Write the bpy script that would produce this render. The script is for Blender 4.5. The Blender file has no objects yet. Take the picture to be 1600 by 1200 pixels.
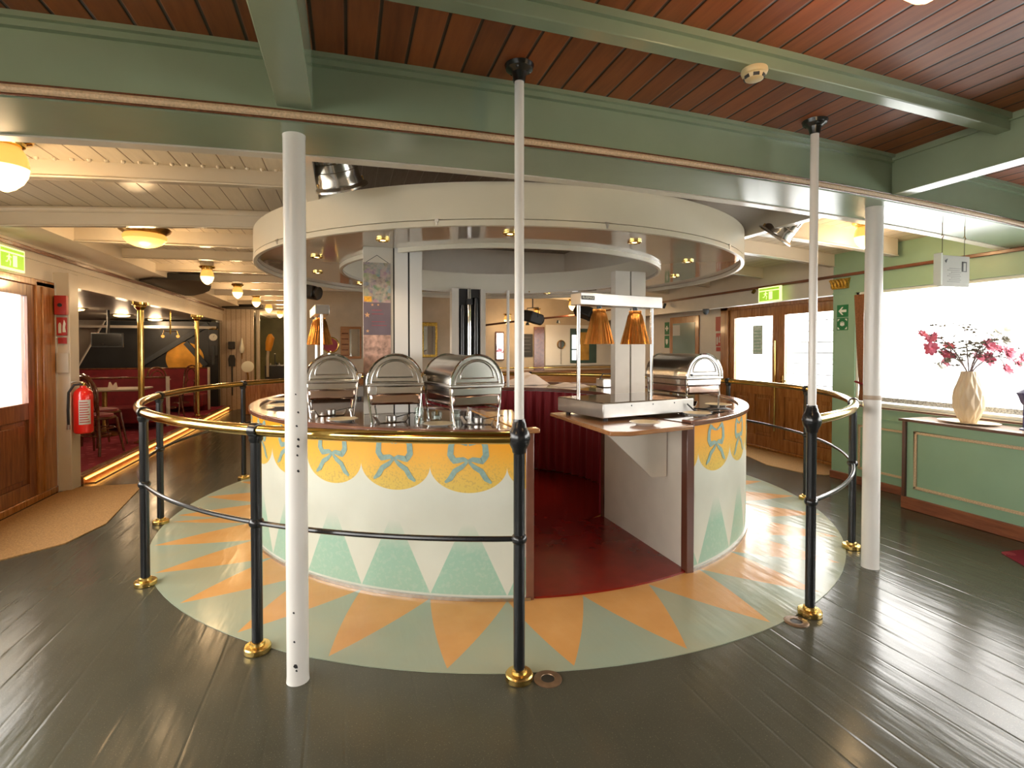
import bpy, bmesh, math, random
from mathutils import Vector, Matrix
random.seed(7)
C = bpy.context.scene.collection
SC = bpy.context.scene
PI = math.pi
def R(d): return math.radians(d)

# ------------------------------------------------------------------ camera
cd = bpy.data.cameras.new('camera'); cam = bpy.data.objects.new('camera', cd); C.objects.link(cam)
FPX = 820.0
cd.sensor_width = 36; cd.sensor_fit = 'HORIZONTAL'
cd.lens = 36 * FPX / 1600
cd.shift_y = -(600 - 560) / 1600
cd.clip_start = 0.05; cd.clip_end = 500
cam.location = (0, 0, 1.5)
cam.rotation_euler = (PI/2 - 0.018, 0, -math.atan(257/820))
SC.camera = cam

# ------------------------------------------------------------------ world, exposure
SC.view_settings.view_transform = 'Standard'
SC.view_settings.look = 'None'
SC.view_settings.gamma = 1
SC.view_settings.use_curve_mapping = False
SC.view_settings.exposure = 1.0
SC.cycles.max_bounces = 10
SC.cycles.diffuse_bounces = 5
SC.cycles.glossy_bounces = 5
SC.cycles.transparent_max_bounces = 12
SC.cycles.sample_clamp_indirect = 6
SC.cycles.caustics_reflective = False
SC.cycles.caustics_refractive = False
SKY = 7.0
w = bpy.data.worlds.new('overcast_sky'); SC.world = w; w.use_nodes = True
wn = w.node_tree; bg = wn.nodes['Background']
bg.inputs[0].default_value = (1.0, 0.975, 0.93, 1); bg.inputs[1].default_value = SKY

LX = 1.51; CY0 = 5.19            # centre of the round buffet
KC = 0.0100
def camber(x): return -KC * (max(-3.2, min(6.2, x)) - 1.75)**2
def sk(x): return 0.043 * (x - 0.2)     # the beams run slightly askew

# daylight portals just outside the windows (they only guide the sky light)
def portal(loc, rot, sx, sy):
    l = bpy.data.lights.new('window_portal', 'AREA'); l.shape = 'RECTANGLE'; l.size = sx; l.size_y = sy
    l.cycles.is_portal = True
    o = bpy.data.objects.new('window_portal', l); C.objects.link(o); o.location = loc; o.rotation_euler = rot
portal((5.62, 1.3, 1.5), (0, PI/2, 0), 1.5, 7.6)
portal((6.15, 6.2, 1.5), (0, PI/2, 0), 1.4, 2.4)
portal((-3.15, 1.2, 1.5), (0, -PI/2, 0), 1.5, 9.8)

# ------------------------------------------------------------------ materials
class NT:
    def __init__(s, name):
        s.mat = bpy.data.materials.new(name); s.mat.use_nodes = True
        s.t = s.mat.node_tree; s.b = s.t.nodes['Principled BSDF']
    def node(s, typ, **kw):
        n = s.t.nodes.new(typ)
        for k, v in kw.items(): setattr(n, k, v)
        return n
    def link(s, a, b): s.t.links.new(a, b)
    def m(s, op, a, b=None, c=None):
        n = s.node('ShaderNodeMath', operation=op)
        for i, v in enumerate((a, b, c)):
            if v is None: continue
            if isinstance(v, (int, float)): n.inputs[i].default_value = v
            else: s.link(v, n.inputs[i])
        return n.outputs[0]
    def coords(s):
        tc = s.node('ShaderNodeTexCoord'); sp = s.node('ShaderNodeSeparateXYZ'); s.link(tc.outputs['Object'], sp.inputs[0])
        return tc.outputs['Object'], sp.outputs[0], sp.outputs[1], sp.outputs[2]
    def mix(s, f, a, b):
        n = s.node('ShaderNodeMix', data_type='RGBA')
        for i, v in ((0, f), (6, a), (7, b)):
            if isinstance(v, (int, float)): n.inputs[i].default_value = v
            elif isinstance(v, tuple): n.inputs[i].default_value = (*v, 1)
            else: s.link(v, n.inputs[i])
        return n.outputs[2]
    def noise(s, scale, detail=3, vec=None, rough=0.5):
        n = s.node('ShaderNodeTexNoise'); n.inputs['Scale'].default_value = scale; n.inputs['Detail'].default_value = detail
        n.inputs['Roughness'].default_value = rough
        s.link(vec if vec is not None else s.coords()[0], n.inputs['Vector'])
        return n.outputs[0]
    def ramp(s, v, lo, hi):
        n = s.node('ShaderNodeMapRange'); s.link(v, n.inputs[0]); n.inputs[1].default_value = lo; n.inputs[2].default_value = hi
        return n.outputs[0]
    def bump(s, h, st=0.3, d=0.01):
        n = s.node('ShaderNodeBump'); n.inputs['Strength'].default_value = st; n.inputs['Distance'].default_value = d
        s.link(h, n.inputs['Height']); s.link(n.outputs[0], s.b.inputs['Normal'])
    def scalevec(s, v, x, y, z):
        n = s.node('ShaderNodeVectorMath', operation='MULTIPLY'); s.link(v, n.inputs[0]); n.inputs[1].default_value = (x, y, z)
        return n.outputs[0]

def mat(name, col, rough=0.5, metal=0.0, vary=0.06, nscale=6, bump=0.0, bscale=60, coat=0.0, emit=None, es=0, spec=0.5):
    s = NT(name); b = s.b
    b.inputs['Roughness'].default_value = rough; b.inputs['Metallic'].default_value = metal
    b.inputs['Specular IOR Level'].default_value = spec
    if coat: b.inputs['Coat Weight'].default_value = coat; b.inputs['Coat Roughness'].default_value = 0.08
    if emit: b.inputs['Emission Color'].default_value = (*emit, 1); b.inputs['Emission Strength'].default_value = es
    if vary:
        f = s.noise(nscale, 4)
        c1 = tuple(max(0, c * (1 - vary)) for c in col); c2 = tuple(min(1, c * (1 + vary)) for c in col)
        s.link(s.mix(s.ramp(f, .3, .7), c1, c2), b.inputs['Base Color'])
    else: b.inputs['Base Color'].default_value = (*col, 1)
    if bump: s.bump(s.noise(bscale, 3), bump, 0.004)
    return s.mat
def glow(name, col, st, core=None):
    return mat(name, col, 0.3, vary=0, emit=col, es=st)
def wood(name, c1, c2, axis=(1, 1, 12), rough=0.3, coat=0.3, scale=3, planks=None):
    s = NT(name); v, x, y, z = s.coords()
    sv = s.scalevec(v, *axis)
    n = s.noise(scale, 6, sv, 0.65)
    col = s.mix(s.ramp(n, .35, .65), c1, c2)
    s.link(col, s.b.inputs['Base Color']); s.b.inputs['Roughness'].default_value = rough
    s.b.inputs['Coat Weight'].default_value = coat; s.b.inputs['Coat Roughness'].default_value = 0.1
    s.bump(n, 0.08, 0.003)
    return s.mat
def planked(name, c1, c2, groove, pitch, rough, depth=0.5, offs=0.0, gw=0.05, tone=0.0):
    """boards running along y with grooves between them"""
    s = NT(name); v, x, y, z = s.coords()
    u = s.m('DIVIDE', s.m('ADD', x, offs), pitch)
    fr = s.m('FRACT', u)
    d = s.m('MINIMUM', fr, s.m('SUBTRACT', 1, fr))
    g = s.m('LESS_THAN', d, gw)
    wn_ = s.node('ShaderNodeTexWhiteNoise', noise_dimensions='1D'); s.link(s.m('FLOOR', u), wn_.inputs['W'])
    n = s.noise(2.5, 6, s.scalevec(v, 14, 1.2, 14), 0.6)
    f = s.m('ADD', s.m('MULTIPLY', s.ramp(n, .3, .7), 1 - tone), s.m('MULTIPLY', wn_.outputs[0], tone))
    col = s.mix(f, c1, c2); col = s.mix(g, col, groove)
    s.link(col, s.b.inputs['Base Color']); s.b.inputs['Roughness'].default_value = rough
    s.bump(s.ramp(d, 0.0, gw * 1.6), depth, 0.006)
    return s.mat

M = {}
M['green'] = mat('sage_green_gloss_paint', (0.25, 0.315, 0.215), 0.2, vary=.05, nscale=3)
M['green_wall'] = mat('light_green_wall_paint', (0.27, 0.42, 0.285), 0.42, vary=.05, nscale=3)
M['white'] = mat('cream_white_gloss_paint', (0.68, 0.62, 0.52), 0.22, vary=.04, nscale=3)
M['offwhite'] = mat('pole_white_paint', (0.72, 0.70, 0.66), 0.25, vary=.03, nscale=3)
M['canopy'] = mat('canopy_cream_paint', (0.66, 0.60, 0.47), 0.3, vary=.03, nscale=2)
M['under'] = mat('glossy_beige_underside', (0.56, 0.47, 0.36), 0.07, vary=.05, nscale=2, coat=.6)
M['panelw'] = mat('warm_white_panel', (0.62, 0.57, 0.49), 0.35, vary=.04)
M['trimc'] = mat('speckled_cream_rope_trim', (0.60, 0.44, 0.28), 0.5, vary=.22, nscale=120)
M['brown'] = mat('dark_brown_edge', (0.10, 0.035, 0.02), 0.3, coat=.3)
M['rail'] = wood('red_brown_rail_varnish', (0.11, 0.035, 0.015), (0.20, 0.07, 0.03), (12, 1, 12), .25, .5)
M['ceilwood'] = planked('teak_ceiling_boards', (0.15, 0.037, 0.011), (0.36, 0.10, 0.026), (0.02, 0.006, 0.003), 0.125, .45, .6, tone=.5)
M['ceilwhite'] = planked('white_ceiling_boards', (0.60, 0.53, 0.43), (0.70, 0.62, 0.50), (0.25, 0.18, 0.12), 0.125, .33, .5, gw=.03)
M['brass'] = mat('polished_brass', (0.72, 0.50, 0.15), 0.13, 1.0, vary=.15, nscale=9)
M['brassfoot'] = mat('satin_brass', (0.66, 0.46, 0.15), 0.27, 1.0, vary=.1, nscale=20)
M['brassd'] = mat('aged_brass', (0.35, 0.20, 0.06), 0.3, 1.0, vary=.3, nscale=30)
M['bronze'] = mat('dull_bronze', (0.20, 0.13, 0.08), 0.4, .7, vary=.2, nscale=20)
M['gold'] = mat('gilded_plaster', (0.50, 0.32, 0.06), 0.35, .8, vary=.5, nscale=50)
M['black'] = mat('black_gloss_paint', (0.012, 0.013, 0.014), 0.22, vary=.1)
M['steel'] = mat('polished_steel', (0.58, 0.55, 0.51), 0.2, 1.0, vary=.08, nscale=12)
M['steelb'] = mat('brushed_steel', (0.55, 0.53, 0.50), 0.28, 1.0, vary=.1, nscale=30)
M['chrome'] = mat('chrome', (0.75, 0.74, 0.72), 0.06, 1.0, vary=.03)
M['copper'] = mat('copper_shade', (0.85, 0.38, 0.10), 0.2, 1.0, vary=.12, nscale=20)
M['worktop'] = mat('dark_brown_laminate', (0.075, 0.035, 0.02), 0.10, vary=.3, nscale=14, coat=.5)
M['edge'] = mat('brown_counter_edging', (0.17, 0.07, 0.045), 0.22, vary=.2, nscale=8, coat=.4)
M['shelfwood'] = wood('shelf_wood', (0.30, 0.13, 0.05), (0.42, 0.20, 0.08), (1, 12, 12), .25, .5)
M['redfloor'] = mat('dark_red_vinyl', (0.20, 0.009, 0.005), 0.2, vary=.2, nscale=5)
M['doorwood'] = wood('golden_brown_door_wood', (0.25, 0.085, 0.018), (0.46, 0.19, 0.05), (10, 10, 1), .25, .5)
M['doordark'] = wood('red_brown_door_wood', (0.13, 0.035, 0.012), (0.30, 0.11, 0.035), (10, 10, 1), .28, .5)
M['base'] = wood('red_brown_plinth_wood', (0.17, 0.045, 0.018), (0.29, 0.095, 0.04), (10, 1, 10), .3, .3)
M['mat'] = mat('coir_mat', (0.36, 0.20, 0.07), 0.9, vary=.3, nscale=90, bump=.6, bscale=250)
M['plate'] = mat('cream_plate', (0.75, 0.62, 0.40), 0.35, vary=.08, nscale=20)
M['plateedge'] = mat('white_china', (0.8, 0.78, 0.72), 0.2, vary=.02)
M['redpaint'] = mat('red_enamel', (0.72, 0.018, 0.012), 0.22, vary=.05, coat=.4)
M['redsign'] = mat('red_sign', (0.42, 0.025, 0.018), 0.4, vary=.05)
M['greensign'] = mat('green_sign', (0.01, 0.17, 0.055), 0.4, vary=.05)
M['signwhite'] = mat('sign_white', (0.75, 0.78, 0.70), 0.5, vary=0)
M['cloth'] = mat('pinkish_white_cloth', (0.80, 0.66, 0.56), 0.9, vary=.06, bump=.3, bscale=30)
M['hose'] = mat('black_rubber', (0.02, 0.02, 0.022), 0.5, vary=.1)
M['velvet'] = mat('red_upholstery', (0.20, 0.012, 0.02), 0.6, vary=.2)
M['casing'] = mat('black_casing_paint', (0.022, 0.025, 0.028), 0.35, vary=.3, nscale=2)
M['iron'] = mat('grey_iron_strut', (0.045, 0.055, 0.065), 0.4, vary=.2)
M['darkvoid'] = mat('void_shade_black', (0.01, 0.008, 0.006), 0.5, vary=.1)  # near-black puts shade into gaps, holes, hatches; also the hoist's own black back
M['bent'] = wood('dark_bentwood', (0.09, 0.028, 0.012), (0.20, 0.07, 0.03), (6, 6, 6), .2, .6)
M['tabletop'] = mat('grey_beige_tabletop', (0.35, 0.28, 0.20), 0.3, vary=.08)
M['olive'] = mat('olive_engine_paint', (0.16, 0.14, 0.05), 0.5, vary=.2, nscale=2)
M['vase'] = mat('sandy_ceramic', (0.60, 0.48, 0.33), 0.45, vary=.05)
M['pink'] = mat('pink_petal', (0.62, 0.14, 0.21), 0.6, vary=.25, nscale=30)
M['petalw'] = mat('white_petal', (0.85, 0.85, 0.80), 0.6, vary=.03)
M['twig'] = mat('dark_twig', (0.12, 0.07, 0.06), 0.7, vary=.2)
M['leaf'] = mat('muted_leaf', (0.16, 0.14, 0.10), 0.7, vary=.3)
M['paper'] = mat('printed_paper', (0.55, 0.55, 0.50), 0.6, vary=.02)
M['ink'] = mat('grey_ink', (0.12, 0.12, 0.12), 0.7, vary=0)
M['ribbon'] = mat('painted_blue_grey_ribbon', (0.23, 0.35, 0.31), 0.4, vary=.15, nscale=40)
M['curtain'] = mat('orange_brown_curtain', (0.30, 0.13, 0.055), 0.9, vary=.2, nscale=60)
M['outside'] = mat('pale_outside_deck', (0.75, 0.80, 0.78), 0.6, vary=.02)
M['globe'] = mat('amber_globe_glass', (0.95, 0.62, 0.20), 0.25, vary=.05, emit=(1.0, 0.50, 0.10), es=.42)
M['bulb'] = glow('glowing_lamp_glass', (1.0, 0.70, 0.34), 1.35)
M['spot'] = glow('halogen_bulb', (1.0, 0.72, 0.40), 6)
M['led'] = glow('amber_led_strip', (1.0, 0.46, 0.09), 2.6)
M['exitg'] = mat('exit_sign_green', (0.25, 0.5, 0.02), 0.4, vary=0, emit=(0.35, 0.60, 0.04), es=.45)
M['exitw'] = mat('exit_sign_white', (0.8, 0.9, 0.5), 0.4, vary=0, emit=(0.85, 1.0, 0.40), es=.6)

def speckled_deck():
    s = NT('dark_green_painted_deck'); v, x, y, z = s.coords()
    n = s.noise(1.1, 4); sp = s.noise(170, 2, None, .6)
    col = s.mix(s.ramp(n, .3, .7), (0.052, 0.050, 0.034), (0.075, 0.073, 0.052))
    col = s.mix(s.ramp(sp, .62, .72), col, (0.14, 0.13, 0.09))
    s.link(col, s.b.inputs['Base Color'])
    u = s.m('DIVIDE', s.m('ADD', x, s.m('MULTIPLY', s.noise(.8, 2), .03)), 0.145)
    fr = s.m('FRACT', u); d = s.m('MINIMUM', fr, s.m('SUBTRACT', 1, fr))
    seam = s.ramp(d, 0.0, 0.07)
    h = s.m('ADD', s.m('MULTIPLY', s.m('MULTIPLY', s.m('SUBTRACT', seam, 1.0), s.ramp(s.noise(2.3, 3, s.scalevec(v, 3, .5, 1)), .40, .62)), .34), s.m('MULTIPLY', s.noise(5, 3, s.scalevec(v, 1.9, .35, 1)), 1.2))
    h = s.m('ADD', h, s.m('MULTIPLY', s.noise(200, 2), .016))
    s.bump(h, .35, .008)
    s.link(s.m('ADD', .15, s.m('MULTIPLY', s.noise(3, 3), .10)), s.b.inputs['Roughness']); s.b.inputs['Specular IOR Level'].default_value = .27
    return s.mat
M['deck'] = speckled_deck()

PER = 11.5; A0 = -111.1          # painted pattern: period and phase in degrees
def polar(s):
    v, x, y, z = s.coords()
    a = s.m('MULTIPLY', s.m('ARCTAN2', y, x), 180 / PI)
    u = s.m('FRACT', s.m('ADD', s.m('DIVIDE', s.m('SUBTRACT', a, A0), PER), 100.5))    # .5 at a motif's centre
    k = s.m('MULTIPLY', s.m('ABSOLUTE', s.m('SUBTRACT', u, .5)), 2)                   # 0 at centre, 1 at cusp
    r = s.m('SQRT', s.m('ADD', s.m('MULTIPLY', x, x), s.m('MULTIPLY', y, y)))
    return v, x, y, z, k, r
def sun_disc():
    s = NT('painted_sun_floor'); v, x, y, z, k, r = polar(s)
    t = s.m('DIVIDE', s.m('SUBTRACT', 2.98, r), 2.98 - 2.31)
    ray = s.m('LESS_THAN', k, t)
    pale = s.mix(s.ramp(s.noise(2, 4), .35, .65), (0.33, 0.335, 0.23), (0.29, 0.345, 0.265))
    orange = s.mix(s.ramp(s.noise(4, 4), .3, .7), (0.54, 0.265, 0.08), (0.60, 0.32, 0.11))
    s.link(s.mix(ray, pale, orange), s.b.inputs['Base Color'])
    s.link(s.m('ADD', .14, s.m('MULTIPLY', s.noise(4, 3), .10)), s.b.inputs['Roughness'])
    s.b.inputs['Specular IOR Level'].default_value = .22
    h = s.m('ADD', s.noise(4, 3, s.scalevec(v, 1.6, .35, 1)), s.m('MULTIPLY', s.noise(9, 2, s.scalevec(v, 2.2, .4, 1)), .6))
    s.bump(h, .35, .008)
    return s.mat
M['sun'] = sun_disc()
def painted_front():
    s = NT('painted_awning_counter_front'); v, x, y, z, k, r = polar(s)
    base = s.mix(s.ramp(s.noise(3, 4), .3, .7), (0.57, 0.585, 0.50), (0.63, 0.645, 0.56))
    # mint triangles
    tz = s.m('SUBTRACT', .53, s.m('MULTIPLY', k, .50))
    tri = s.m('MULTIPLY', s.m('LESS_THAN', z, tz), s.m('GREATER_THAN', z, .035))
    fade = s.m('SUBTRACT', 1, s.ramp(z, .28, .46))
    spk = s.ramp(s.noise(40, 4), .35, .5)
    tri = s.m('MULTIPLY', tri, s.m('MULTIPLY', fade, s.m('ADD', .8, s.m('MULTIPLY', spk, .2))))
    col = s.mix(tri, base, (0.31, 0.50, 0.39))
    # scallops
    arc = s.m('SQRT', s.m('MAXIMUM', 0.0, s.m('SUBTRACT', 1, s.m('MULTIPLY', k, k))))
    sz = s.m('SUBTRACT', .80, s.m('MULTIPLY', arc, .155))
    sc = s.m('GREATER_THAN', z, sz)
    g = s.ramp(z, .68, .98)
    yel = s.mix(g, (0.66, 0.47, 0.10), (0.90, 0.36, 0.008))
    spk2 = s.m('MULTIPLY', s.m('GREATER_THAN', s.noise(75, 3), .56), s.m('SUBTRACT', 1, s.ramp(z, .72, .90)))
    yel = s.mix(s.m('MULTIPLY', spk2, .65), yel, (0.50, 0.34, 0.10))
    col = s.mix(sc, col, yel)
    s.link(col, s.b.inputs['Base Color']); s.b.inputs['Roughness'].default_value = .35
    return s.mat
M['front'] = painted_front()
def carpet():
    s = NT('red_patterned_carpet'); v, x, y, z = s.coords()
    vo = s.node('ShaderNodeTexVoronoi'); vo.inputs['Scale'].default_value = 7; s.link(v, vo.inputs['Vector'])
    f = s.m('LESS_THAN', vo.outputs['Distance'], .28)
    col = s.mix(s.m('MULTIPLY', f, .7), (0.22, 0.006, 0.028), (0.40, 0.07, 0.09))
    s.link(col, s.b.inputs['Base Color']); s.b.inputs['Roughness'].default_value = .95
    s.bump(s.noise(300, 2), .5, .004)
    return s.mat
M['carpet'] = carpet()
def skirt_mat():
    s = NT('deep_red_pleated_velvet'); s.b.inputs['Base Color'].default_value = (0.27, 0.005, 0.016, 1)
    s.b.inputs['Roughness'].default_value = .65; s.b.inputs['Sheen Weight'].default_value = .3
    s.bump(s.noise(60, 3), .2, .004)
    return s.mat
M['skirt'] = skirt_mat()
def glass(name, tint=(1, 1, 1), gl=.08):
    m_ = bpy.data.materials.new(name); m_.use_nodes = True; t = m_.node_tree; t.nodes.clear()
    o = t.nodes.new('ShaderNodeOutputMaterial'); a = t.nodes.new('ShaderNodeBsdfTransparent'); b = t.nodes.new('ShaderNodeBsdfGlossy')
    a.inputs[0].default_value = (*tint, 1); b.inputs['Roughness'].default_value = .03
    mx = t.nodes.new('ShaderNodeMixShader'); lw = t.nodes.new('ShaderNodeLayerWeight'); pw = t.nodes.new('ShaderNodeMath'); pw.operation = 'POWER'; pw.inputs[1].default_value = 5
    f = t.nodes.new('ShaderNodeMath'); f.operation = 'MULTIPLY_ADD'; f.inputs[1].default_value = .7; f.inputs[2].default_value = .04
    t.links.new(lw.outputs['Facing'], pw.inputs[0]); t.links.new(pw.outputs[0], f.inputs[0]); t.links.new(f.outputs[0], mx.inputs[0]); t.links.new(a.outputs[0], mx.inputs[1]); t.links.new(b.outputs[0], mx.inputs[2]); t.links.new(mx.outputs[0], o.inputs[0])
    return m_
M['pane'] = glass('window_glass')
M['cup'] = glass('clear_glass', (.86, .9, .88))
M['frost'] = mat('frosted_grey_strip', (0.45, 0.47, 0.46), .8, vary=.5, nscale=70)
M['mirror'] = mat('mirror_glass', (0.75, 0.75, 0.72), 0.03, 1.0, vary=0)
def collage():
    s = NT('printed_photo_collage'); v, x, y, z = s.coords()
    vo = s.node('ShaderNodeTexVoronoi'); vo.inputs['Scale'].default_value = 22; s.link(v, vo.inputs['Vector'])
    hs = s.node('ShaderNodeHueSaturation'); hs.inputs['Saturation'].default_value = .55; hs.inputs['Value'].default_value = .32
    s.link(vo.outputs['Color'], hs.inputs['Color'])
    col = s.mix(s.ramp(s.noise(30, 4), .3, .7), hs.outputs[0], (0.42, 0.34, 0.28))
    s.link(col, s.b.inputs['Base Color']); s.b.inputs['Roughness'].default_value = .3
    return s.mat
M['collage'] = collage()
M['slate'] = mat('slate_purple_print', (0.14, 0.11, 0.13), .35, vary=.15)
M['peach'] = mat('peach_flower_print', (0.45, 0.28, 0.22), .35, vary=.5, nscale=25)

# ------------------------------------------------------------------ mesh helpers
class MB:
    def __init__(s): s.v = []; s.f = []
    def add(s, vs, fs):
        o = len(s.v); s.v += [tuple(p) for p in vs]; s.f += [tuple(i + o for i in f) for f in fs]; return s
    def box(s, x0, x1, y0, y1, z0, z1, mtx=None):
        vs = [Vector((x, y, z)) for x in (x0, x1) for y in (y0, y1) for z in (z0, z1)]
        if mtx is not None: vs = [mtx @ p for p in vs]
        return s.add(vs, [(0, 1, 3, 2), (4, 6, 7, 5), (0, 4, 5, 1), (2, 3, 7, 6), (0, 2, 6, 4), (1, 5, 7, 3)])
    def prism(s, poly, a0, a1, ax='z', mtx=None):
        """poly: 2D points; extruded along ax"""
        def P(p, a): return {'z': (p[0], p[1], a), 'y': (p[0], a, p[1]), 'x': (a, p[0], p[1])}[ax]
        n = len(poly); vs = [Vector(P(p, a0)) for p in poly] + [Vector(P(p, a1)) for p in poly]
        if mtx is not None: vs = [mtx @ p for p in vs]
        return s.add(vs, [tuple(range(n)), tuple(range(2*n-1, n-1, -1))] + [(i, n+i, n+(i+1) % n, (i+1) % n) for i in range(n)])
    def lathe(s, prof, n=32, cx=0, cy=0, mtx=None, rf=None):
        vs = []; fs = []
        for (r, z) in prof:
            for i in range(n):
                a = 2*PI*i/n; rr = r * (rf(a, z) if rf else 1)
                vs.append(Vector((cx + rr*math.cos(a), cy + rr*math.sin(a), z)))
        if mtx is not None: vs = [mtx @ p for p in vs]
        for k in range(len(prof)-1):
            for i in range(n):
                j = (i+1) % n; fs.append((k*n+i, k*n+j, (k+1)*n+j, (k+1)*n+i))
        if prof[0][0] > 1e-5: fs.append(tuple(range(n-1, -1, -1)))
        if prof[-1][0] > 1e-5: fs.append(tuple((len(prof)-1)*n+i for i in range(n)))
        return s.add(vs, fs)
    def open_lathe(s, prof, n=32, mtx=None, rf=None):
        vs = []; fs = []
        for (r, z) in prof:
            for i in range(n):
                a = 2*PI*i/n; rr = r * (rf(a, z) if rf else 1)
                vs.append(Vector((rr*math.cos(a), rr*math.sin(a), z)))
        if mtx is not None: vs = [mtx @ p for p in vs]
        for k in range(len(prof)-1):
            for i in range(n):
                j = (i+1) % n; fs.append((k*n+i, k*n+j, (k+1)*n+j, (k+1)*n+i))
        return s.add(vs, fs)
    def tube(s, pts, r, n=10, closed=False):
        pts = [Vector(p) for p in pts]; N = len(pts); vs = []; fs = []
        up = Vector((0, 0, 1)); prev = None
        for i, p in enumerate(pts):
            a = pts[(i-1) % N] if (i > 0 or closed) else p; b = pts[(i+1) % N] if (i < N-1 or closed) else p
            t = (b - a).normalized()
            if prev is None:
                u = up if abs(t.dot(up)) < .95 else Vector((1, 0, 0)); x = t.cross(u).normalized()
            else: x = (prev - t * prev.dot(t)).normalized()
            prev = x; y = t.cross(x); rr = r[i] if isinstance(r, (list, tuple)) else r
            for k in range(n):
                an = 2*PI*k/n; vs.append(p + x*rr*math.cos(an) + y*rr*math.sin(an))
        M_ = N if closed else N-1
        for i in range(M_):
            i2 = (i+1) % N
            for k in range(n):
                k2 = (k+1) % n; fs.append((i*n+k, i*n+k2, i2*n+k2, i2*n+k))
        if not closed: fs += [tuple(range(n-1, -1, -1)), tuple((N-1)*n+k for k in range(n))]
        return s.add(vs, fs)
    def sector(s, r0, r1, z0, z1, a0, a1, n=96, full=False):
        """solid annulus sector, angles in degrees, about the origin"""
        vs = []; fs = []; N = n if full else n+1
        for i in range(N):
            a = R(a0 + (a1-a0)*i/n); c, q = math.cos(a), math.sin(a)
            vs += [(r0*c, r0*q, z0), (r1*c, r1*q, z0), (r1*c, r1*q, z1), (r0*c, r0*q, z1)]
        for i in range(n):
            j = (i+1) % N
            for k in range(4):
                k2 = (k+1) % 4; fs.append((i*4+k, i*4+k2, j*4+k2, j*4+k))
        if not full: fs += [(3, 2, 1, 0), (n*4, n*4+1, n*4+2, n*4+3)]
        return s.add(vs, fs)
    def ball(s, c, r, n=16, m_=10, sz=1):
        prof = [(r*math.sin(PI*i/m_), -r*sz*math.cos(PI*i/m_)) for i in range(m_+1)]
        prof[0] = (0.0, -r*sz); prof[-1] = (0.0, r*sz)
        return s.lathe(prof, n, mtx=Matrix.Translation(c))
    def build(s, name, material, parent=None, loc=None, rot=None, smooth=True, bevel=0.0, label=None, ang=35):
        me = bpy.data.meshes.new(name); me.from_pydata([tuple(p) for p in s.v], [], s.f); me.validate(); me.update()
        bm = bmesh.new(); bm.from_mesh(me); bmesh.ops.remove_doubles(bm, verts=bm.verts, dist=1e-5)
        bmesh.ops.recalc_face_normals(bm, faces=bm.faces); bm.to_mesh(me); bm.free()
        if smooth:
            me.polygons.foreach_set('use_smooth', [True]*len(me.polygons)); me.set_sharp_from_angle(angle=R(ang))
        if material is not None: me.materials.append(M[material] if isinstance(material, str) else material)
        o = bpy.data.objects.new(name, me); C.objects.link(o)
        if parent is not None: o.parent = parent
        if loc is not None: o.location = loc
        if rot is not None: o.rotation_euler = rot
        if bevel:
            md = o.modifiers.new('bevel', 'BEVEL'); md.width = bevel; md.segments = 2; md.limit_method = 'ANGLE'; md.angle_limit = R(40)
        if label: o['label'] = label
        return o
def box(*a, **k): return MB().box(*a, **k)
def thing(name, label, cat, loc=(0, 0, 0), rot=(0, 0, 0), group=None):
    o = bpy.data.objects.new(name, None); C.objects.link(o); o.empty_display_size = .1
    o.location = loc; o.rotation_euler = rot if isinstance(rot, tuple) else (0, 0, rot)
    o['label'] = label; o['category'] = cat
    if group: o['group'] = group
    return o
def tag(o, label, cat, group=None, kind=None):
    o['label'] = label; o['category'] = cat
    if group: o['group'] = group
    if kind: o['kind'] = kind
    return o
def struct(o, label=None):
    o['kind'] = 'structure'
    if label: o['label'] = label
    return o
def copy_tree(o, parent=None, loc=None, rot=None, label=None, scale=None):
    c = o.copy(); C.objects.link(c)
    if parent is not None: c.parent = parent
    if loc is not None: c.location = loc
    if rot is not None: c.rotation_euler = rot if isinstance(rot, tuple) else (0, 0, rot)
    if scale is not None: c.scale = scale
    if label: c['label'] = label
    for ch in list(o.children): copy_tree(ch, c)
    return c
def text(body, name, material, parent, loc, rot, size, depth=.001, align='CENTER', bold=0.0):
    cu = bpy.data.curves.new(name, 'FONT'); cu.body = body; cu.size = size; cu.extrude = depth; cu.align_x = align; cu.align_y = 'CENTER'
    cu.offset = bold
    t = bpy.data.objects.new('tmp', cu); C.objects.link(t)
    dg = bpy.context.evaluated_depsgraph_get(); me = bpy.data.meshes.new_from_object(t.evaluated_get(dg))
    C.objects.unlink(t); bpy.data.objects.remove(t)
    me.name = name; me.materials.clear(); me.materials.append(M[material])
    o = bpy.data.objects.new(name, me); C.objects.link(o)
    if parent is not None: o.parent = parent
    o.location = loc; o.rotation_euler = rot
    return o
def curved_slab(x0, x1, yf, yb, zb, zt, n=24, skew=True):
    """a transverse board that follows the camber; yf/yb front and back, zb/zt functions or numbers plus camber"""
    m_ = MB(); vs = []; fs = []
    for i in range(n+1):
        x = x0 + (x1-x0)*i/n; c = camber(x); d = sk(x) if skew else 0
        vs += [(x, yf+d, zb+c), (x, yb+d, zb+c), (x, yb+d, zt+c), (x, yf+d, zt+c)]
    for i in range(n):
        for k in range(4):
            k2 = (k+1) % 4; fs.append((i*4+k, i*4+k2, i*4+4+k2, i*4+4+k))
    fs += [(3, 2, 1, 0), (n*4, n*4+1, n*4+2, n*4+3)]
    return m_.add(vs, fs)

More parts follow.
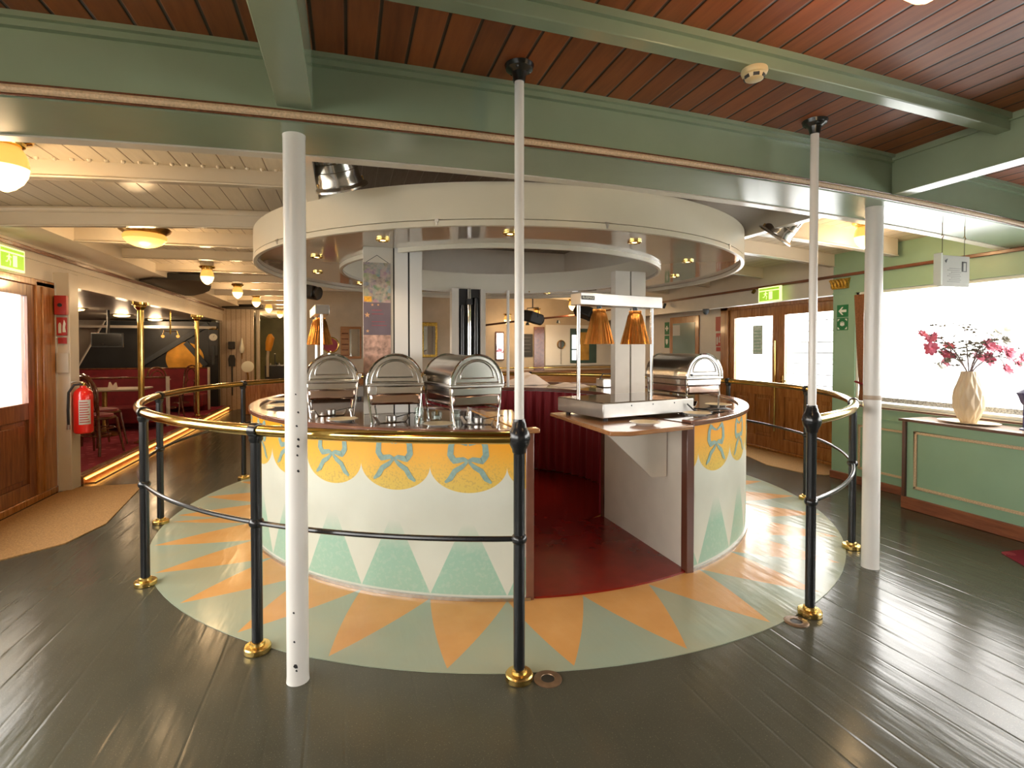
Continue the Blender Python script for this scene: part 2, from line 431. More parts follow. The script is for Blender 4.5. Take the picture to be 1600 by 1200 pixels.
# ================================================================== THE ROOM
struct(box(-8, 6.3, -4.3, 22, -.12, 0).build('floor', 'deck', smooth=False))
struct(curved_slab(-3.1, 6.1, -4.4, 2.47, 2.772, 2.84).build('ceiling', 'ceilwood'), 'varnished wooden ceiling boards')
KC = 0.0100
struct(curved_slab(-3.1, -.19, 2.80, 5.05, 2.735, 2.80).build('ceiling', 'ceilwhite'), 'white boarded ceiling')
KC = 0.0040
struct(curved_slab(-3.1, -.19, 5.0, 22, 2.72, 2.80).build('ceiling', 'ceilwhite'), 'white boarded ceiling')
KC = 0.0100
struct(curved_slab(3.3, 6.1, 2.80, 22, 2.735, 2.80).build('ceiling', 'ceilwhite'), 'white boarded ceiling')
struct(curved_slab(-.19, 3.3, 7.7, 22, 2.735, 2.80).build('ceiling', 'ceilwhite'), 'white boarded ceiling')
struct(box(-.3, 3.4, 2.5, 7.9, 3.0, 3.06).build('ceiling', planked('shade_toned_boards', (.17, .145, .115), (.23, .20, .16), (.35, .30, .24), .125, .5, .3, gw=.02), smooth=False), 'raised boarded ceiling above the buffet')  # grey-brown tone puts the shade above the canopy into the boards' colour
KC = 0.0100
# coaming round the raised part
m_ = box(-.25, -.17, 2.6, 7.8, 2.47, 3.01); m_.box(3.28, 3.36, 2.7, 7.8, 2.47, 3.01); m_.box(-.25, 3.36, 7.7, 7.8, 2.62, 3.01)
struct(m_.build('trim_1', 'white', bevel=.004))

# main green beam with its rope trim
struct(curved_slab(-3.1, 6.1, 2.40, 2.78, 2.50, 2.80, 40).build('trim_2', 'green', bevel=.004), 'sage green crossbeam')
struct(curved_slab(-3.1, 6.1, 2.41, 2.79, 2.488, 2.53, 40).build('trim_3', 'green', bevel=.006), 'green underside of the crossbeam')
struct(curved_slab(-3.1, 6.1, 2.79, 2.86, 2.482, 2.83, 40).build('trim_4', 'white'), 'white back of the crossbeam')
def along(x0, x1, y, z, n=40): return [(x0+(x1-x0)*i/n, y+sk(x0+(x1-x0)*i/n), z+camber(x0+(x1-x0)*i/n)) for i in range(n+1)]
struct(MB().tube(along(-3.1, 6.1, 2.395, 2.512), .0155, 10).build('trim_5', 'trimc'), 'speckled cream rope moulding')
m_ = MB().tube(along(-3.1, 6.1, 2.395, 2.531), .0045, 6); m_.tube(along(-3.1, 6.1, 2.395, 2.493), .0045, 6)
struct(m_.build('trim_6', 'rail'), 'thin brown edges of the rope moulding')
struct(curved_slab(-3.1, 6.1, 2.375, 2.40, 2.728, 2.79, 40).build('trim_7', 'green'))
struct(curved_slab(-3.1, 6.1, 2.355, 2.40, 2.752, 2.79, 40).build('trim_8', 'green'))
# green beams under the wooden ceiling
struct(curved_slab(-.13, 3.38, 1.755, 1.825, 2.69, 2.80, 24).build('trim_9', 'green', bevel=.004))
struct(curved_slab(-.13, 3.38, 1.735, 1.755, 2.742, 2.80, 24).build('trim_10', 'green'))
struct(curved_slab(3.5, 6.0, 1.755, 1.825, 2.69, 2.80, 24).build('trim_11', 'green', bevel=.004))
struct(curved_slab(-3.0, -.27, 1.755, 1.825, 2.69, 2.80, 24).build('trim_12', 'green', bevel=.004))
def long_beam(name, x0, x1, zb, zt, y0, y1):
    struct(box(x0, x1, y0, y1, zb, zt).build(name, 'green', bevel=.005, smooth=False))
long_beam('trim_13', 3.37, 3.50, 2.50, 2.80, -4.3, 2.53)
long_beam('trim_14', 3.35, 3.37, 2.71, 2.80, -4.3, 2.53)
long_beam('trim_15', -.275, -.135, 2.505, 2.80, -4.3, 2.39)
for k, yy in enumerate((.1, -1.6, -3.3)):
    struct(curved_slab(-3.0, 6.0, yy, yy+.08, 2.66, 2.80).build('trim_%d' % (16+k), 'green'))

# white beams beyond
nb = 19; KC = 0.0100
def white_beam(x0, x1, y, zb, th, rivets=False):
    global nb
    b = struct(curved_slab(x0, x1, y, y+th, zb, 2.82, 20).build('trim_%d' % nb, 'white', bevel=.006)); nb += 1
    b2 = curved_slab(x0, x1, y-.012, y+th+.012, zb, zb+.014, 20).build('flange', 'white', b, bevel=.006)
    if rivets:
        mm = MB(); n = int((x1-x0)/.085)
        for i in range(n):
            x = x0+.04+i*.085; mm.ball((x, y-.035+sk(x), 2.733+camber(x)), .015, 8, 5)
        mm.build('rivets', 'white', b, label='row of small rivet heads')
for k, (yy, zb, th) in enumerate([(3.87, 2.63, .05), (4.97, 2.585, .04)] + [(6.08+1.1*i, 2.565 if i == 0 else 2.60, .045) for i in range(13)]):
    KC = .0100 if k < 2 else .0030
    white_beam(-2.95 if k < 2 else -2.46, -.25, yy, zb, th, k == 0)
    if k == 1: struct(MB().tube([(x, y-.012, z) for x, y, z in along(-2.95, -.25, 4.97, 2.712)], .024, 10).build('trim_58', 'white'))
    if 7.8 < yy < 11: white_beam(-.25, 3.36, yy, zb, th)
KC = .0100
for yy, x1, zb in ((3.68, 5.30, 2.56), (4.50, 5.42, 2.59), (5.6, 5.42, 2.60), (6.7, 5.42, 2.60), (7.8, 5.42, 2.60), (8.9, 5.42, 2.60), (10.0, 5.42, 2.60)):
    white_beam(3.36, x1, yy, zb, .06)
struct(box(-2.93, -2.45, 5.35, 20, 2.515, 2.80).build('trim_59', 'white', smooth=False), 'white boxing along the left edge of the ceiling')
KC = 0.0100
# right side: window wall, door recess
WR = 5.42
sh = []
def wall(name, mb, mt, **k): return struct(mb.build(name, mt, smooth=False, **k))
m_ = box(WR, WR+.1, -4.3, 4.74, 0, .89); m_.box(WR, WR+.1, -4.3, 4.74, 2.13, 2.85)
m_.box(WR, WR+.1, 4.46, 4.74, .89, 2.13); m_.box(WR, WR+.1, 1.45, 1.75, .89, 2.13); m_.box(WR, WR+.1, -4.3, -2.6, .89, 2.13)
struct(box(WR+.101, 6.05, 4.70, 4.74, 0, 2.85).build('wall_right', 'green_wall', smooth=False))
wall('wall_right', m_, 'green_wall')
m_ = box(WR, WR+.12, 4.742, 11.2, 2.13, 2.85); m_.box(WR+.1, 6.05, 4.74, 11.2, 2.28, 2.40)
m_.box(5.95, 6.05, 7.30, 11.2, 0, 2.4); m_.box(5.95, 6.05, 4.74, 7.30, 2.20, 2.4)
wall('wall_right', m_, 'panelw')
struct(box(WR-.035, WR, -4.3, 11.2, 2.322, 2.356).build('trim_60', 'rail', bevel=.005), 'red brown rail along the right side')
struct(box(WR-.012, WR, -4.3, 4.74, 2.13, 2.15).build('trim_61', 'green_wall'))
# wall panels below the windows
m_ = box(WR-.03, WR, 3.3, 4.74, 0, .085); struct(m_.build('baseboard_right', 'base', bevel=.004))
def moulding(x, y0, y1, z0, z1, wd=.022, th=.012):
    m = MB()
    m.box(x-th, x, y0, y1, z0, z0+wd); m.box(x-th, x, y0, y1, z1-wd, z1); m.box(x-th, x, y0, y0+wd, z0, z1); m.box(x-th, x, y1-wd, y1, z0, z1)
    return m
struct(moulding(WR, 3.2, 4.40, .17, .66).build('trim_62', 'trimc', bevel=.003), 'cream panel moulding under the window')
struct(box(WR-.014, WR, 1.8, 4.46, .745, .757).build('trim_63', 'green_wall'))
def window(n, x, y0, y1, z0, z1, side, sill=True, mt='signwhite', mull=()):
    w0 = struct(box(x+side*.02, x+side*.06, y0, y1, z0, z0+.03).build('window_%d' % n, mt))
    m = box(x+side*.02, x+side*.06, y0, y1, z1-.03, z1); m.box(x+side*.02, x+side*.06, y0, y0+.03, z0, z1); m.box(x+side*.02, x+side*.06, y1-.03, y1, z0, z1)
    for q in mull: m.box(x+side*.02, x+side*.06, q-.02, q+.02, z0, z1)
    m.build('frame', mt, w0)
    box(x+side*.038, x+side*.042, y0, y1, z0, z1).build('pane', 'pane', w0, smooth=False)
    if sill:
        box(x-side*.03, x+side*.1, y0, y1, z0-.03, z0).build('sill', 'white', w0, bevel=.004)
        box(x-side*.036, x-side*.03, y0, y1, z0-.024, z0-.010).build('sill_edge', 'brown', w0)
    return w0
w1 = window(1, WR, 1.75, 4.46, .89, 2.13, 1)
box(WR+.033, WR+.036, 1.78, 4.43, .935, .985).build('frosted_strip', 'frost', w1, label='speckled grey strip along the bottom of the pane', smooth=False)
window(2, WR, -2.6, 1.45, .89, 2.13, 1)
# double doors in the recess
def panel_door(n, x, y0, y1, z1, side, gz0, mt, st=.11, frames=True, name=None):
    """a glazed door leaf: x = face, side = +1 on the right wall, -1 on the left"""
    X0, X1 = sorted((x, x+side*.05))
    m = box(X0, X1, y0, y0+st, 0.02, z1); m.box(X0, X1, y1-st, y1, .02, z1); m.box(X0, X1, y0+st, y1-st, z1-.13, z1)
    m.box(X0, X1, y0+st, y1-st, gz0-.16, gz0); m.box(X0, X1, y0+st, y1-st, .02, .2)
    mid = (y0+y1)/2; m.box(X0, X1, mid-.05, mid+.05, .2, gz0-.16)
    d = struct(m.build('door_%d' % n, mt, bevel=.004))
    for (a, b) in ((y0+st, mid-.05), (mid+.05, y1-st)):
        q = MB(); xa, xb = sorted((x+side*.018, x+side*.035)); q.box(xa, xb, a, b, .2, gz0-.16)
        xa, xb = sorted((x+side*.006, x+side*.02)); q.box(xa, xb, a+.05, b-.05, .25, gz0-.21)
        q.build('door_panel', mt, d, bevel=.012)
    box(*sorted((x+side*.023, x+side*.028)), y0+st, y1-st, gz0, z1-.13).build('pane', 'pane', d, smooth=False)
    return d
DX = 5.95
d1 = panel_door(1, DX, 6.10, 7.12, 2.12, 1, .97, 'doorwood')
d2 = panel_door(2, DX, 5.02, 6.10, 2.12, 1, .97, 'doorwood')
m_ = box(DX-.03, DX+.08, 7.12, 7.30, 0, 2.2); m_.box(DX-.03, DX+.08, 4.74, 5.02, 0, 2.2); m_.box(DX-.03, DX+.08, 4.74, 7.3, 2.12, 2.2)
m_.box(DX-.05, DX, 4.74, 7.3, 0, .04)
struct(m_.build('trim_64', 'doorwood', bevel=.006), 'door frame of the double doors')
struct(MB().tube([(DX-.02, 6.14, 1.62), (DX-.02, 6.14, .3)], .012).build('trim_65', 'brass'))
m_ = box(DX-.012, DX, 6.00, 6.04, .92, 1.12); m_.build('handle_plate', 'brass', d2)
MB().tube([(DX-.01, 6.02, 1.05), (DX-.05, 6.02, 1.05), (DX-.05, 5.90, 1.045)], .009).build('door_handle', 'brass', d2)
# notice taped on the door glass
nt = tag(box(DX+.02, DX+.023, 6.42, 6.62, 1.42, 1.86).build('door_notice', mat('pale_green_print', (0.62, 0.72, 0.64), .6, vary=.2, nscale=25), smooth=False),
         'pale green notice sheet on the glass of the left door leaf of the double doors', 'notice')
m_ = MB()
for k in range(7): m_.box(DX+.017, DX+.02, 6.45, 6.59, 1.46+k*.05, 1.478+k*.05)
m_.build('print_lines', mat('faded_green_ink', (.35, .55, .42), .6, vary=0), nt, smooth=False)
# pale deck locker seen through the door glass
rk = thing('deck_rack', 'white slatted deck rack outside behind the right door leaf', 'rack', (7.0, 6.5, 0))
box(-.02, .02, -.75, -.70, -3.0, 2.3).build('post', 'outside', rk); box(-.02, .02, .70, .75, -3.0, 2.3).build('post', 'outside', rk)
for k in range(9): box(-.015, .015, -.7, .7, .75+k*.17, .765+k*.17).build('slat', 'iron', rk, smooth=False)

# left side: door, pillar, saloon opening
WL = -2.93
m_ = box(WL-.1, WL, -4.3, -3.8, 0, 2.8); m_.box(WL-.1, WL, -3.8, 4.3, 0, .89); m_.box(WL-.1, WL, -3.8, 4.3, 2.13, 2.8)
m_.box(WL-.1, WL, .1, .4, .89, 2.13); m_.box(WL-.1, WL, 4.3, 4.75, 0, 2.8)
m_.box(WL-.1, WL, 4.75, 6.66, 2.17, 2.8); m_.box(WL-.12, WL, 6.66, 14.5, 2.19, 2.85)
wall('wall_left', m_, 'white')
window(3, WL, .4, 4.3, .89, 2.13, -1, mull=(2.3,)); window(4, WL, -3.8, .1, .89, 2.13, -1)
struct(box(WL, WL+.035, -4.3, 22, 2.440, 2.482).build('trim_66', 'rail', bevel=.006), 'red brown rail along the left side')
struct(box(WL, WL+.02, 4.3, 14.5, 2.37, 2.385).build('trim_67', 'white'))
d3 = panel_door(3, WL, 4.95, 6.32, 2.14, -1, .98, 'doordark', st=.12)
m_ = box(WL-.08, WL+.02, 6.32, 6.66, 0, 2.17); m_.box(WL-.08, WL+.02, 4.75, 4.95, 0, 2.17); m_.box(WL-.08, WL+.02, 4.75, 6.66, 2.12, 2.19)
m_.box(WL-.05, WL+.03, 4.75, 6.66, 0, .07); m_.box(WL, WL+.035, 6.40, 6.47, .07, 2.12)
struct(m_.build('trim_68', 'doorwood', bevel=.008), 'wide wooden frame beside the left door')
struct(box(-3.0, -2.79, 6.67, 6.87, 0, 2.3).build('trim_69', 'white', bevel=.006), 'white pillar between door and saloon')
struct(box(-3.0, -2.90, 6.66, 6.665, 0, 2.19).build('trim_70', 'offwhite'))
# saloon
struct(box(-7.2, -2.82, 6.88, 15.2, 0, .10).build('floor', 'carpet', smooth=False), 'red patterned carpet on the raised saloon floor')
struct(box(-2.88, -2.78, 6.88, 14.5, .075, .108).build('trim_71', 'shelfwood', bevel=.008), 'wooden nosing of the saloon step')
struct(box(-2.82, -2.80, 6.95, 14.4, .0, .08).build('trim_72', 'shelfwood')); struct(box(-2.80, -2.70, 6.98, 14.4, 0, .012).build('trim_57', 'shelfwood', smooth=False))
led = tag(MB().tube([(-2.778, 6.95, .06), (-2.778, 14.3, .06)], .011, 8).build('led_strip', 'led'), 'glowing amber light strip under the step to the carpeted saloon', 'light strip')
wall('wall_left', box(-7.3, -7.2, 6.8, 15.3, 0, 2.3).box(-7.2, -2.93, 15.2, 15.3, 0, 2.3).box(-7.2, -3.03, 6.78, 6.88, 0, 2.2), 'panelw')
struct(box(-7.3, -3.0, 6.8, 15.3, 2.20, 2.26).build('ceiling', mat('grey_beige_ceiling', (0.22, 0.20, 0.17), .4), smooth=False), 'grey beige saloon ceiling')
# far end of the left aisle
wall('wall_back', box(-3.0, -2.25, 14.5, 14.6, 0, 2.6), planked('beige_boards', (.45, .36, .27), (.52, .43, .33), (.2, .14, .09), .11, .45))
wall('wall_back', box(-3.2, -.8, 20, 20.1, 0, 2.9).box(-3.2, -3.1, 14.6, 20, 0, 2.9), 'olive')
wall('wall_back', box(-.95, -.85, 11.1, 20, 0, 2.85).box(-.95, 6.1, 11.1, 11.2, 0, 2.85), mat('tan_wall', (.46, .38, .28), .45))
wall('wall_front', box(-3.1, 6.1, -4.4, -4.3, 0, 2.8), mat('beige_front_wall', (.42, .36, .28), .5))
# outside
struct(box(-300, 300, -300, 300, -3.2, -3.0).build('ground', mat('pale_grey_water', (0.45, 0.47, 0.48), .3), smooth=False), 'river water')
m_ = MB(); rr = random.Random(3); pts = []
for i in range(120): pts.append((180, -60+i*3.2, 2.5+rr.random()*2.2+2*math.sin(i*.21)))
vs = []
for (x, y, h) in pts: vs += [(x, y, -3), (x, y, h), (x+8, y, -3), (x+8, y, h)]
fs = []
for i in range(119): a = i*4; fs += [(a, a+4, a+5, a+1), (a+1, a+5, a+7, a+3), (a+3, a+7, a+6, a+2)]
tl = m_.add(vs, fs).build('tree_line', mat('hazy_bank_trees', (0.42, 0.44, 0.42), .9, vary=.2, nscale=.3))
tag(tl, 'hazy pale line of trees on the far bank outside the large window', 'trees', kind='stuff')

# painted sun disc and mats
tag(MB().sector(0, 3.01, 0, .004, 0, 360, 128, True).build('painted_floor_disc', 'sun', loc=(LX, CY0, 0), smooth=False), 'round painted floor disc with orange sun rays around the buffet', 'floor painting')
bpy.data.objects['painted_floor_disc']['kind'] = 'structure'
tag(MB().prism([(-2.9, 3.3), (-2.35, 4.60), (-2.08, 4.85), (-1.98, 5.3), (-2.16, 6.76), (-2.76, 6.80), (-2.88, 6.6), (-2.88, 3.3)], 0, .008).build('door_mat', 'mat', smooth=False), 'light brown coir mat in front of the left door', 'mat')
tag(MB().prism([(5.88, 6.9), (5.40, 6.25), (5.15, 5.45), (5.22, 4.98), (5.40, 4.80), (5.90, 4.80)], 0, .008).build('door_mat', 'mat', smooth=False), 'light brown coir mat in front of the right double doors', 'mat')
tag(MB().prism([(4.44, 2.35), (4.58, 2.58), (5.2, 2.52), (5.2, 1.6), (4.5, 1.7)], 0, .01).build('rug', 'carpet', smooth=False), 'corner of a red patterned rug by the green cabinet', 'rug')

# ================================================================== THE BUFFET
def arcp(r, z, a0, a1, n=64): return [(r*math.cos(R(a0+(a1-a0)*i/n)), r*math.sin(R(a0+(a1-a0)*i/n)), z) for i in range(n+1)]
AL, AR = -101.9, -73.2          # the two ends of the opening
bar = thing('buffet_counter', 'round buffet counter painted with yellow scallops and mint triangles', 'counter', (LX, CY0, 0))
# front: from the right end all the way round to the left end
MB().sector(2.28, 2.31, .02, .985, AR, AL+360, 220).build('painted_front', 'front', bar, smooth=True)
MB().sector(2.30, 2.325, .0, .022, AR, AL+360, 200).build('kick_strip', 'steelb', bar)
MB().sector(1.17, 2.315, .985, 1.008, AR, AL+360, 200).build('worktop', 'worktop', bar)
MB().sector(2.24, 2.33, .984, 1.022, AR, AL+360, 200).build('worktop_edge', 'edge', bar, bevel=.008)
MB().sector(1.15, 1.19, .984, 1.02, -60, AL+354, 150).build('inner_edge', 'edge', bar, bevel=.006)
MB().sector(1.20, 1.22, .0, .985, -56, AL+350, 150).build('inner_wall', 'panelw', bar)
# white end walls of the opening, running fore and aft
xr = 2.16 - LX; xl = 1.04 - LX
ye_r = lambda x: -math.sqrt(2.29**2 - x*x)
box(xr, xr+.025, ye_r(xr), -1.0, 0, .985).build('end_wall', 'panelw', bar, smooth=False)
box(xl-.025, xl, ye_r(xl)-.0, -1.08, 0, .985).build('end_wall', 'panelw', bar, smooth=False)
box(xr-.012, xr+.045, ye_r(xr)-.03, ye_r(xr)+.035, 0, 1.0).build('end_post', 'brown', bar, bevel=.004)
box(xl-.035, xl+.015, ye_r(xl)-.025, ye_r(xl)+.03, 0, 1.0).build('end_post', 'edge', bar, bevel=.004)
box(xr-.012, xr+.04, -1.03, -.985, 0, .985).build('inner_post', 'brown', bar, smooth=False)
MB().box(xl-.06, xl+.05, ye_r(xl)-.04, ye_r(xl)+.03, 1.0, 1.03).build('end_cap', 'shelfwood', bar, bevel=.01)
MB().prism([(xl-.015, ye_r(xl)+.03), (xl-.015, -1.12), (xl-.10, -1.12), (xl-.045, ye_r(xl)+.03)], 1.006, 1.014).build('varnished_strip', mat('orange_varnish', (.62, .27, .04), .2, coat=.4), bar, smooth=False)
box(xl+.0, xl+.018, ye_r(xl)+.0, ye_r(xl)+.14, .36, .99).build('end_lining', 'cloth', bar, label='pinkish strip lining the left end of the opening', bevel=.006)
# painted ribbon bows
def bow(mbx, a):
    def P(u, v): aa = R(a + u*PER*.5); return (2.3125*math.cos(aa), 2.3125*math.sin(aa), v)
    L_ = [(.0, .835), (-.12, .845), (-.36, .835), (-.46, .87), (-.44, .925), (-.36, .965), (-.2, .945), (-.02, .93)]
    for sgn in (1, -1):
        mbx.add(*strip([P(u*sgn, v) for u, v in L_], [.008, .014, .018, .019, .017, .014, .010, .006]))
        T = [(-.02*sgn, .83), (-.16*sgn, .80), (-.34*sgn, .775), (-.46*sgn, .73), (-.60*sgn, .705)]
        mbx.add(*strip([P(u, v) for u, v in T], [.007, .014, .016, .016, .007]))
def strip(pts, ws):
    """a painted stroke: flat band with thickness, following the cylinder"""
    vs = []; fs = []; n = len(pts)
    # resample
    P_ = []; W_ = []
    for i in range(n-1):
        for k in range(4):
            t = k/4; P_.append([pts[i][j]*(1-t)+pts[i+1][j]*t for j in range(3)]); W_.append(ws[i]*(1-t)+ws[i+1]*t)
    P_.append(list(pts[-1])); W_.append(ws[-1]); n = len(P_)
    for i in range(n):
        p = Vector(P_[i]); q = Vector(P_[min(i+1, n-1)]) - Vector(P_[max(i-1, 0)]); rad = Vector((p.x, p.y, 0)).normalized()
        nn = rad.cross(q).normalized() * W_[i]; s2 = 2.3108/math.hypot(p.x, p.y)
        for sg in (1, -1):
            for rr_ in (1, 1.0006):
                w_ = p + nn*sg; k = 2.3108/math.hypot(w_.x, w_.y)*rr_; vs.append((w_.x*k, w_.y*k, w_.z))
    for i in range(n-1):
        a = i*4; b = a+4
        fs += [(a, b, b+1, a+1), (a+1, b+1, b+3, a+3), (a+3, b+3, b+2, a+2), (a+2, b+2, b, a)]
    fs += [(0, 1, 3, 2), ((n-1)*4, (n-1)*4+2, (n-1)*4+3, (n-1)*4+1)]
    return vs, fs
for k in range(-6, 11):
    a = A0 + PER*k
    if AL-3 < a < AR+5.0: continue
    if -150 > a and a < -215: continue
    mb = MB(); bow(mb, a); mb.build('painted_bow', 'ribbon', bar)
# red velvet skirt round the inside of the far side
vs = []; fs = []; n = 720
for i in range(n+1):
    a = R(-56 + (AL+350+56)*i/n); rr = 1.14 + .030*math.sin(i*2*PI/14.0) + .004*math.sin(i*.7)
    vs += [(rr*math.cos(a), rr*math.sin(a), .02), ((rr*.4+1.17*.6)*math.cos(a), (rr*.4+1.17*.6)*math.sin(a), .978)]
for i in range(n): fs.append((i*2, i*2+2, i*2+3, i*2+1))
sk_ = MB().add(vs, fs).build('table_skirt', 'skirt', None, loc=(LX, CY0, 0))
tag(sk_, 'dark red pleated velvet skirt hung round the inside of the buffet', 'skirt')
# red floor inside
f1 = tag(MB().sector(.0, 1.14, .0, .012, 0, 360, 96, True).build('red_floor_cover', 'redfloor', loc=(LX, CY0, 0), smooth=False), 'inner round piece of the dark red vinyl floor inside the buffet', 'floor covering')
poly = [(xl, ye_r(xl)-.0)] + [(2.30*math.cos(R(a)), 2.30*math.sin(R(a))) for a in [AL+1+i*(AR-AL-1)/12 for i in range(13)]] + [(xr, -1.0), (.3, -1.1), (0, -1.145), (-.3, -1.1), (xl, -1.0)]
tag(MB().prism(poly, .0, .016).build('red_floor_cover', 'redfloor', loc=(LX, CY0, 0), smooth=False), 'dark red vinyl floor cover in the opening of the round buffet', 'floor covering')
# flap shelf and its bracket
sh_ = thing('flap_shelf', 'wooden flap shelf on a white triangular bracket at the right of the opening', 'shelf', (0, 0, 0))
MB().prism([(1.50, 2.82), (1.62, 2.78), (2.15, 2.90), (2.15, 3.95), (1.50, 3.80)], .976, 1.003).build('shelf_board', 'shelfwood', sh_, bevel=.006)
MB().prism([(1.62, .975), (2.148, .975), (2.148, .60), (2.03, .60)], 3.20, 3.222, 'y').build('bracket', 'panelw', sh_, smooth=False)

# canopy
can = thing('canopy_ring', 'round cream canopy ring with recessed halogen spots above the buffet', 'canopy', (LX, CY0, 0))
MB().sector(2.262, 2.284, 2.272, 2.49, 0, 360, 160, True).build('fascia', 'canopy', can)
MB().sector(2.256, 2.286, 2.231, 2.268, 0, 360, 160, True).build('lip', 'canopy', can, bevel=.003)
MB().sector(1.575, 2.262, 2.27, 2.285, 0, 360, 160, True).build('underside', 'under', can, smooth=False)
MB().sector(1.56, 2.27, 2.47, 2.488, 0, 360, 160, True).build('top_board', 'canopy', can, smooth=False)
MB().sector(1.555, 1.578, 2.235, 2.49, 0, 360, 160, True).build('inner_fascia', 'canopy', can)
MB().sector(1.548, 1.556, 2.235, 2.262, 0, 360, 160, True).build('inner_lip', 'white', can)
for a in (-115.9, -89.7, -58.5, -30, 0, 30, 60, 90, 120, 150, 180, -150):
    q = MB(); mt_ = Matrix.Rotation(R(a), 4, 'Z'); q.box(2.28, 2.291, -.012, .012, 2.256, 2.276, mt_); q.box(2.28, 2.289, -.007, .007, 2.238, 2.256, mt_)
    q.build('latch', 'steelb', can, bevel=.001)
for a in (-123, -86, -60, 60, 90, 118): MB().ball((1.553*math.cos(R(a)), 1.553*math.sin(R(a)), 2.252), .012, 10, 6).build('screw', 'brassd', can)
sp = [(.24, 3.79), (1.03, 3.33), (1.96, 3.33), (2.84, 3.93), (3.29, 4.78), (-.24, 4.65), (-.28, 5.6), (.91, 6.95), (1.79, 6.97), (2.62, 6.75), (3.33, 5.7), (.15, 6.4)]
spot0 = MB().open_lathe([(.050, -.002), (.050, -.012), (.040, -.016), (.033, -.010), (.031, .0)], 20).build('spot_ring', 'brass', can)
bulb0 = MB().lathe([(0, -.013), (.014, -.012), (.020, -.006), (.020, .004), (0, .004)], 12).build('spot_bulb', 'spot', spot0)
spot0.location = (sp[0][0]-LX, sp[0][1]-CY0, 2.27)
for p in sp[1:]:
    c_ = spot0.copy(); C.objects.link(c_); c_.location = (p[0]-LX, p[1]-CY0, 2.27); c_.parent = can
    b_ = bulb0.copy(); C.objects.link(b_); b_.parent = c_
for p in sp:
    l = bpy.data.lights.new('spot_lamp', 'SPOT'); l.energy = 7; l.color = (1, .76, .50); l.spot_size = R(110); l.spot_blend = .9; l.shadow_soft_size = .03
    o = bpy.data.objects.new('spot_lamp', l); C.objects.link(o); o.location = (p[0], p[1], 2.24)

# stanchion columns between counter and canopy
def column(name, label, boxes, loc):
    t = thing(name, label, 'column', loc)
    for (nm, a, mt) in boxes: box(*a).build(nm, mt, t, bevel=.003)
    return t
ca = column('panelled_column', 'white panelled column on the left of the buffet with a hanging poster', [
    ('panel', (-.20, .02, -.03, .06, 0, 1.262), 'panelw'), ('panel', (.03, .132, -.03, .06, 0, 1.262), 'offwhite'),
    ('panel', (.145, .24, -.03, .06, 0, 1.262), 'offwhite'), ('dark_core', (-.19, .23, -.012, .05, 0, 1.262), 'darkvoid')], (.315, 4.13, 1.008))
cb = column('panelled_column', 'white panelled column on the right of the buffet behind the food warmer', [
    ('panel', (-.175, -.01, -.03, .06, 0, 1.262), 'panelw'), ('panel', (.005, .165, -.03, .06, 0, 1.262), 'panelw'),
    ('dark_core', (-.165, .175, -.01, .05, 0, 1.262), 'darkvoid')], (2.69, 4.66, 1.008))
cc_ = thing('hoist_column', 'black column with a chrome pipe between white panels at the back of the buffet', 'column', (1.49, 6.62, 1.008))
box(-.23, -.14, -.06, .08, 0, 1.262).build('panel', 'panelw', cc_, bevel=.003); box(.145, .21, -.06, .08, 0, 1.262).build('panel', 'panelw', cc_, bevel=.003)
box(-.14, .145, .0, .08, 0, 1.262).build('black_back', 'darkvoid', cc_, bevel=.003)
MB().tube([(0, -.035, 0), (0, -.035, 1.26)], .027, 16).build('chrome_pipe', 'chrome', cc_)
m_ = MB().tube([(-.09, -.02, .0), (-.09, -.02, 1.05)], .03, 12); m_.build('black_pipe', 'black', cc_)
MB().tube([(.09, -.02, .0), (.09, -.02, 1.15)], .036, 12).build('black_pipe', 'black', cc_)
m_ = MB().tube([(0, -.035, 1.06), (0, -.035, 1.13)], .042, 14); m_.build('pipe_joint', 'hose', cc_)
box(-.23, .21, -.06, .08, 0, .25).build('foot_panel', 'panelw', cc_, bevel=.003)
# second small column seen right of the hoist
t = thing('slim_post', 'slim white post on the far side of the buffet', 'post', (2.02, 6.62, 1.008)); MB().tube([(0, 0, 0), (0, 0, 1.262)], .02, 12).build('tube', 'offwhite', t)

# poster on the left column
po = thing('hanging_poster', 'tall collage poster with a grey text field hanging on the left panelled column', 'poster', (.215, 4.09, 0))
box(-.10, .10, -.004, .0, 1.85, 2.15).build('photo_area', 'collage', po, smooth=False)
box(-.10, .10, -.004, .0, 1.605, 1.85).build('text_area', 'slate', po, smooth=False)
box(-.10, .10, -.004, .0, 1.30, 1.605).build('flower_area', 'peach', po, smooth=False)
m_ = MB()
for k in range(4): m_.box(-.04, .07-.012*k, -.006, -.004, 1.675+k*.028+(.03 if k > 1 else 0), 1.680+k*.028+(.03 if k > 1 else 0))
m_.build('print_lines', mat('dull_red_print', (.30, .07, .09), .5), po, smooth=False)
box(-.095, -.04, -.0055, -.004, 1.855, 1.895).build('orange_patch', mat('orange_print', (.65, .33, .03), .5, vary=.3, nscale=60), po, smooth=False)
for (sx, sz, q) in ((-.072, 1.755, .022), (-.035, 1.832, .012), (.008, 1.833, .010), (-.07, 1.635, .014)):
    star = [(sx+q*(1 if i % 2 == 0 else .42)*math.sin(i*PI/5), sz+q*(1 if i % 2 == 0 else .42)*math.cos(i*PI/5)) for i in range(10)]
    MB().prism(star, -.006, -.004, 'y').build('star_print', mat('peach_print', (.60, .33, .16), .5) if q == .022 else bpy.data.materials['peach_print'], po, smooth=False)
MB().tube([(-.08, -.004, 2.15), (0, -.008, 2.205), (.085, -.004, 2.15)], .0022, 6).build('hanging_cord', 'iron', po)

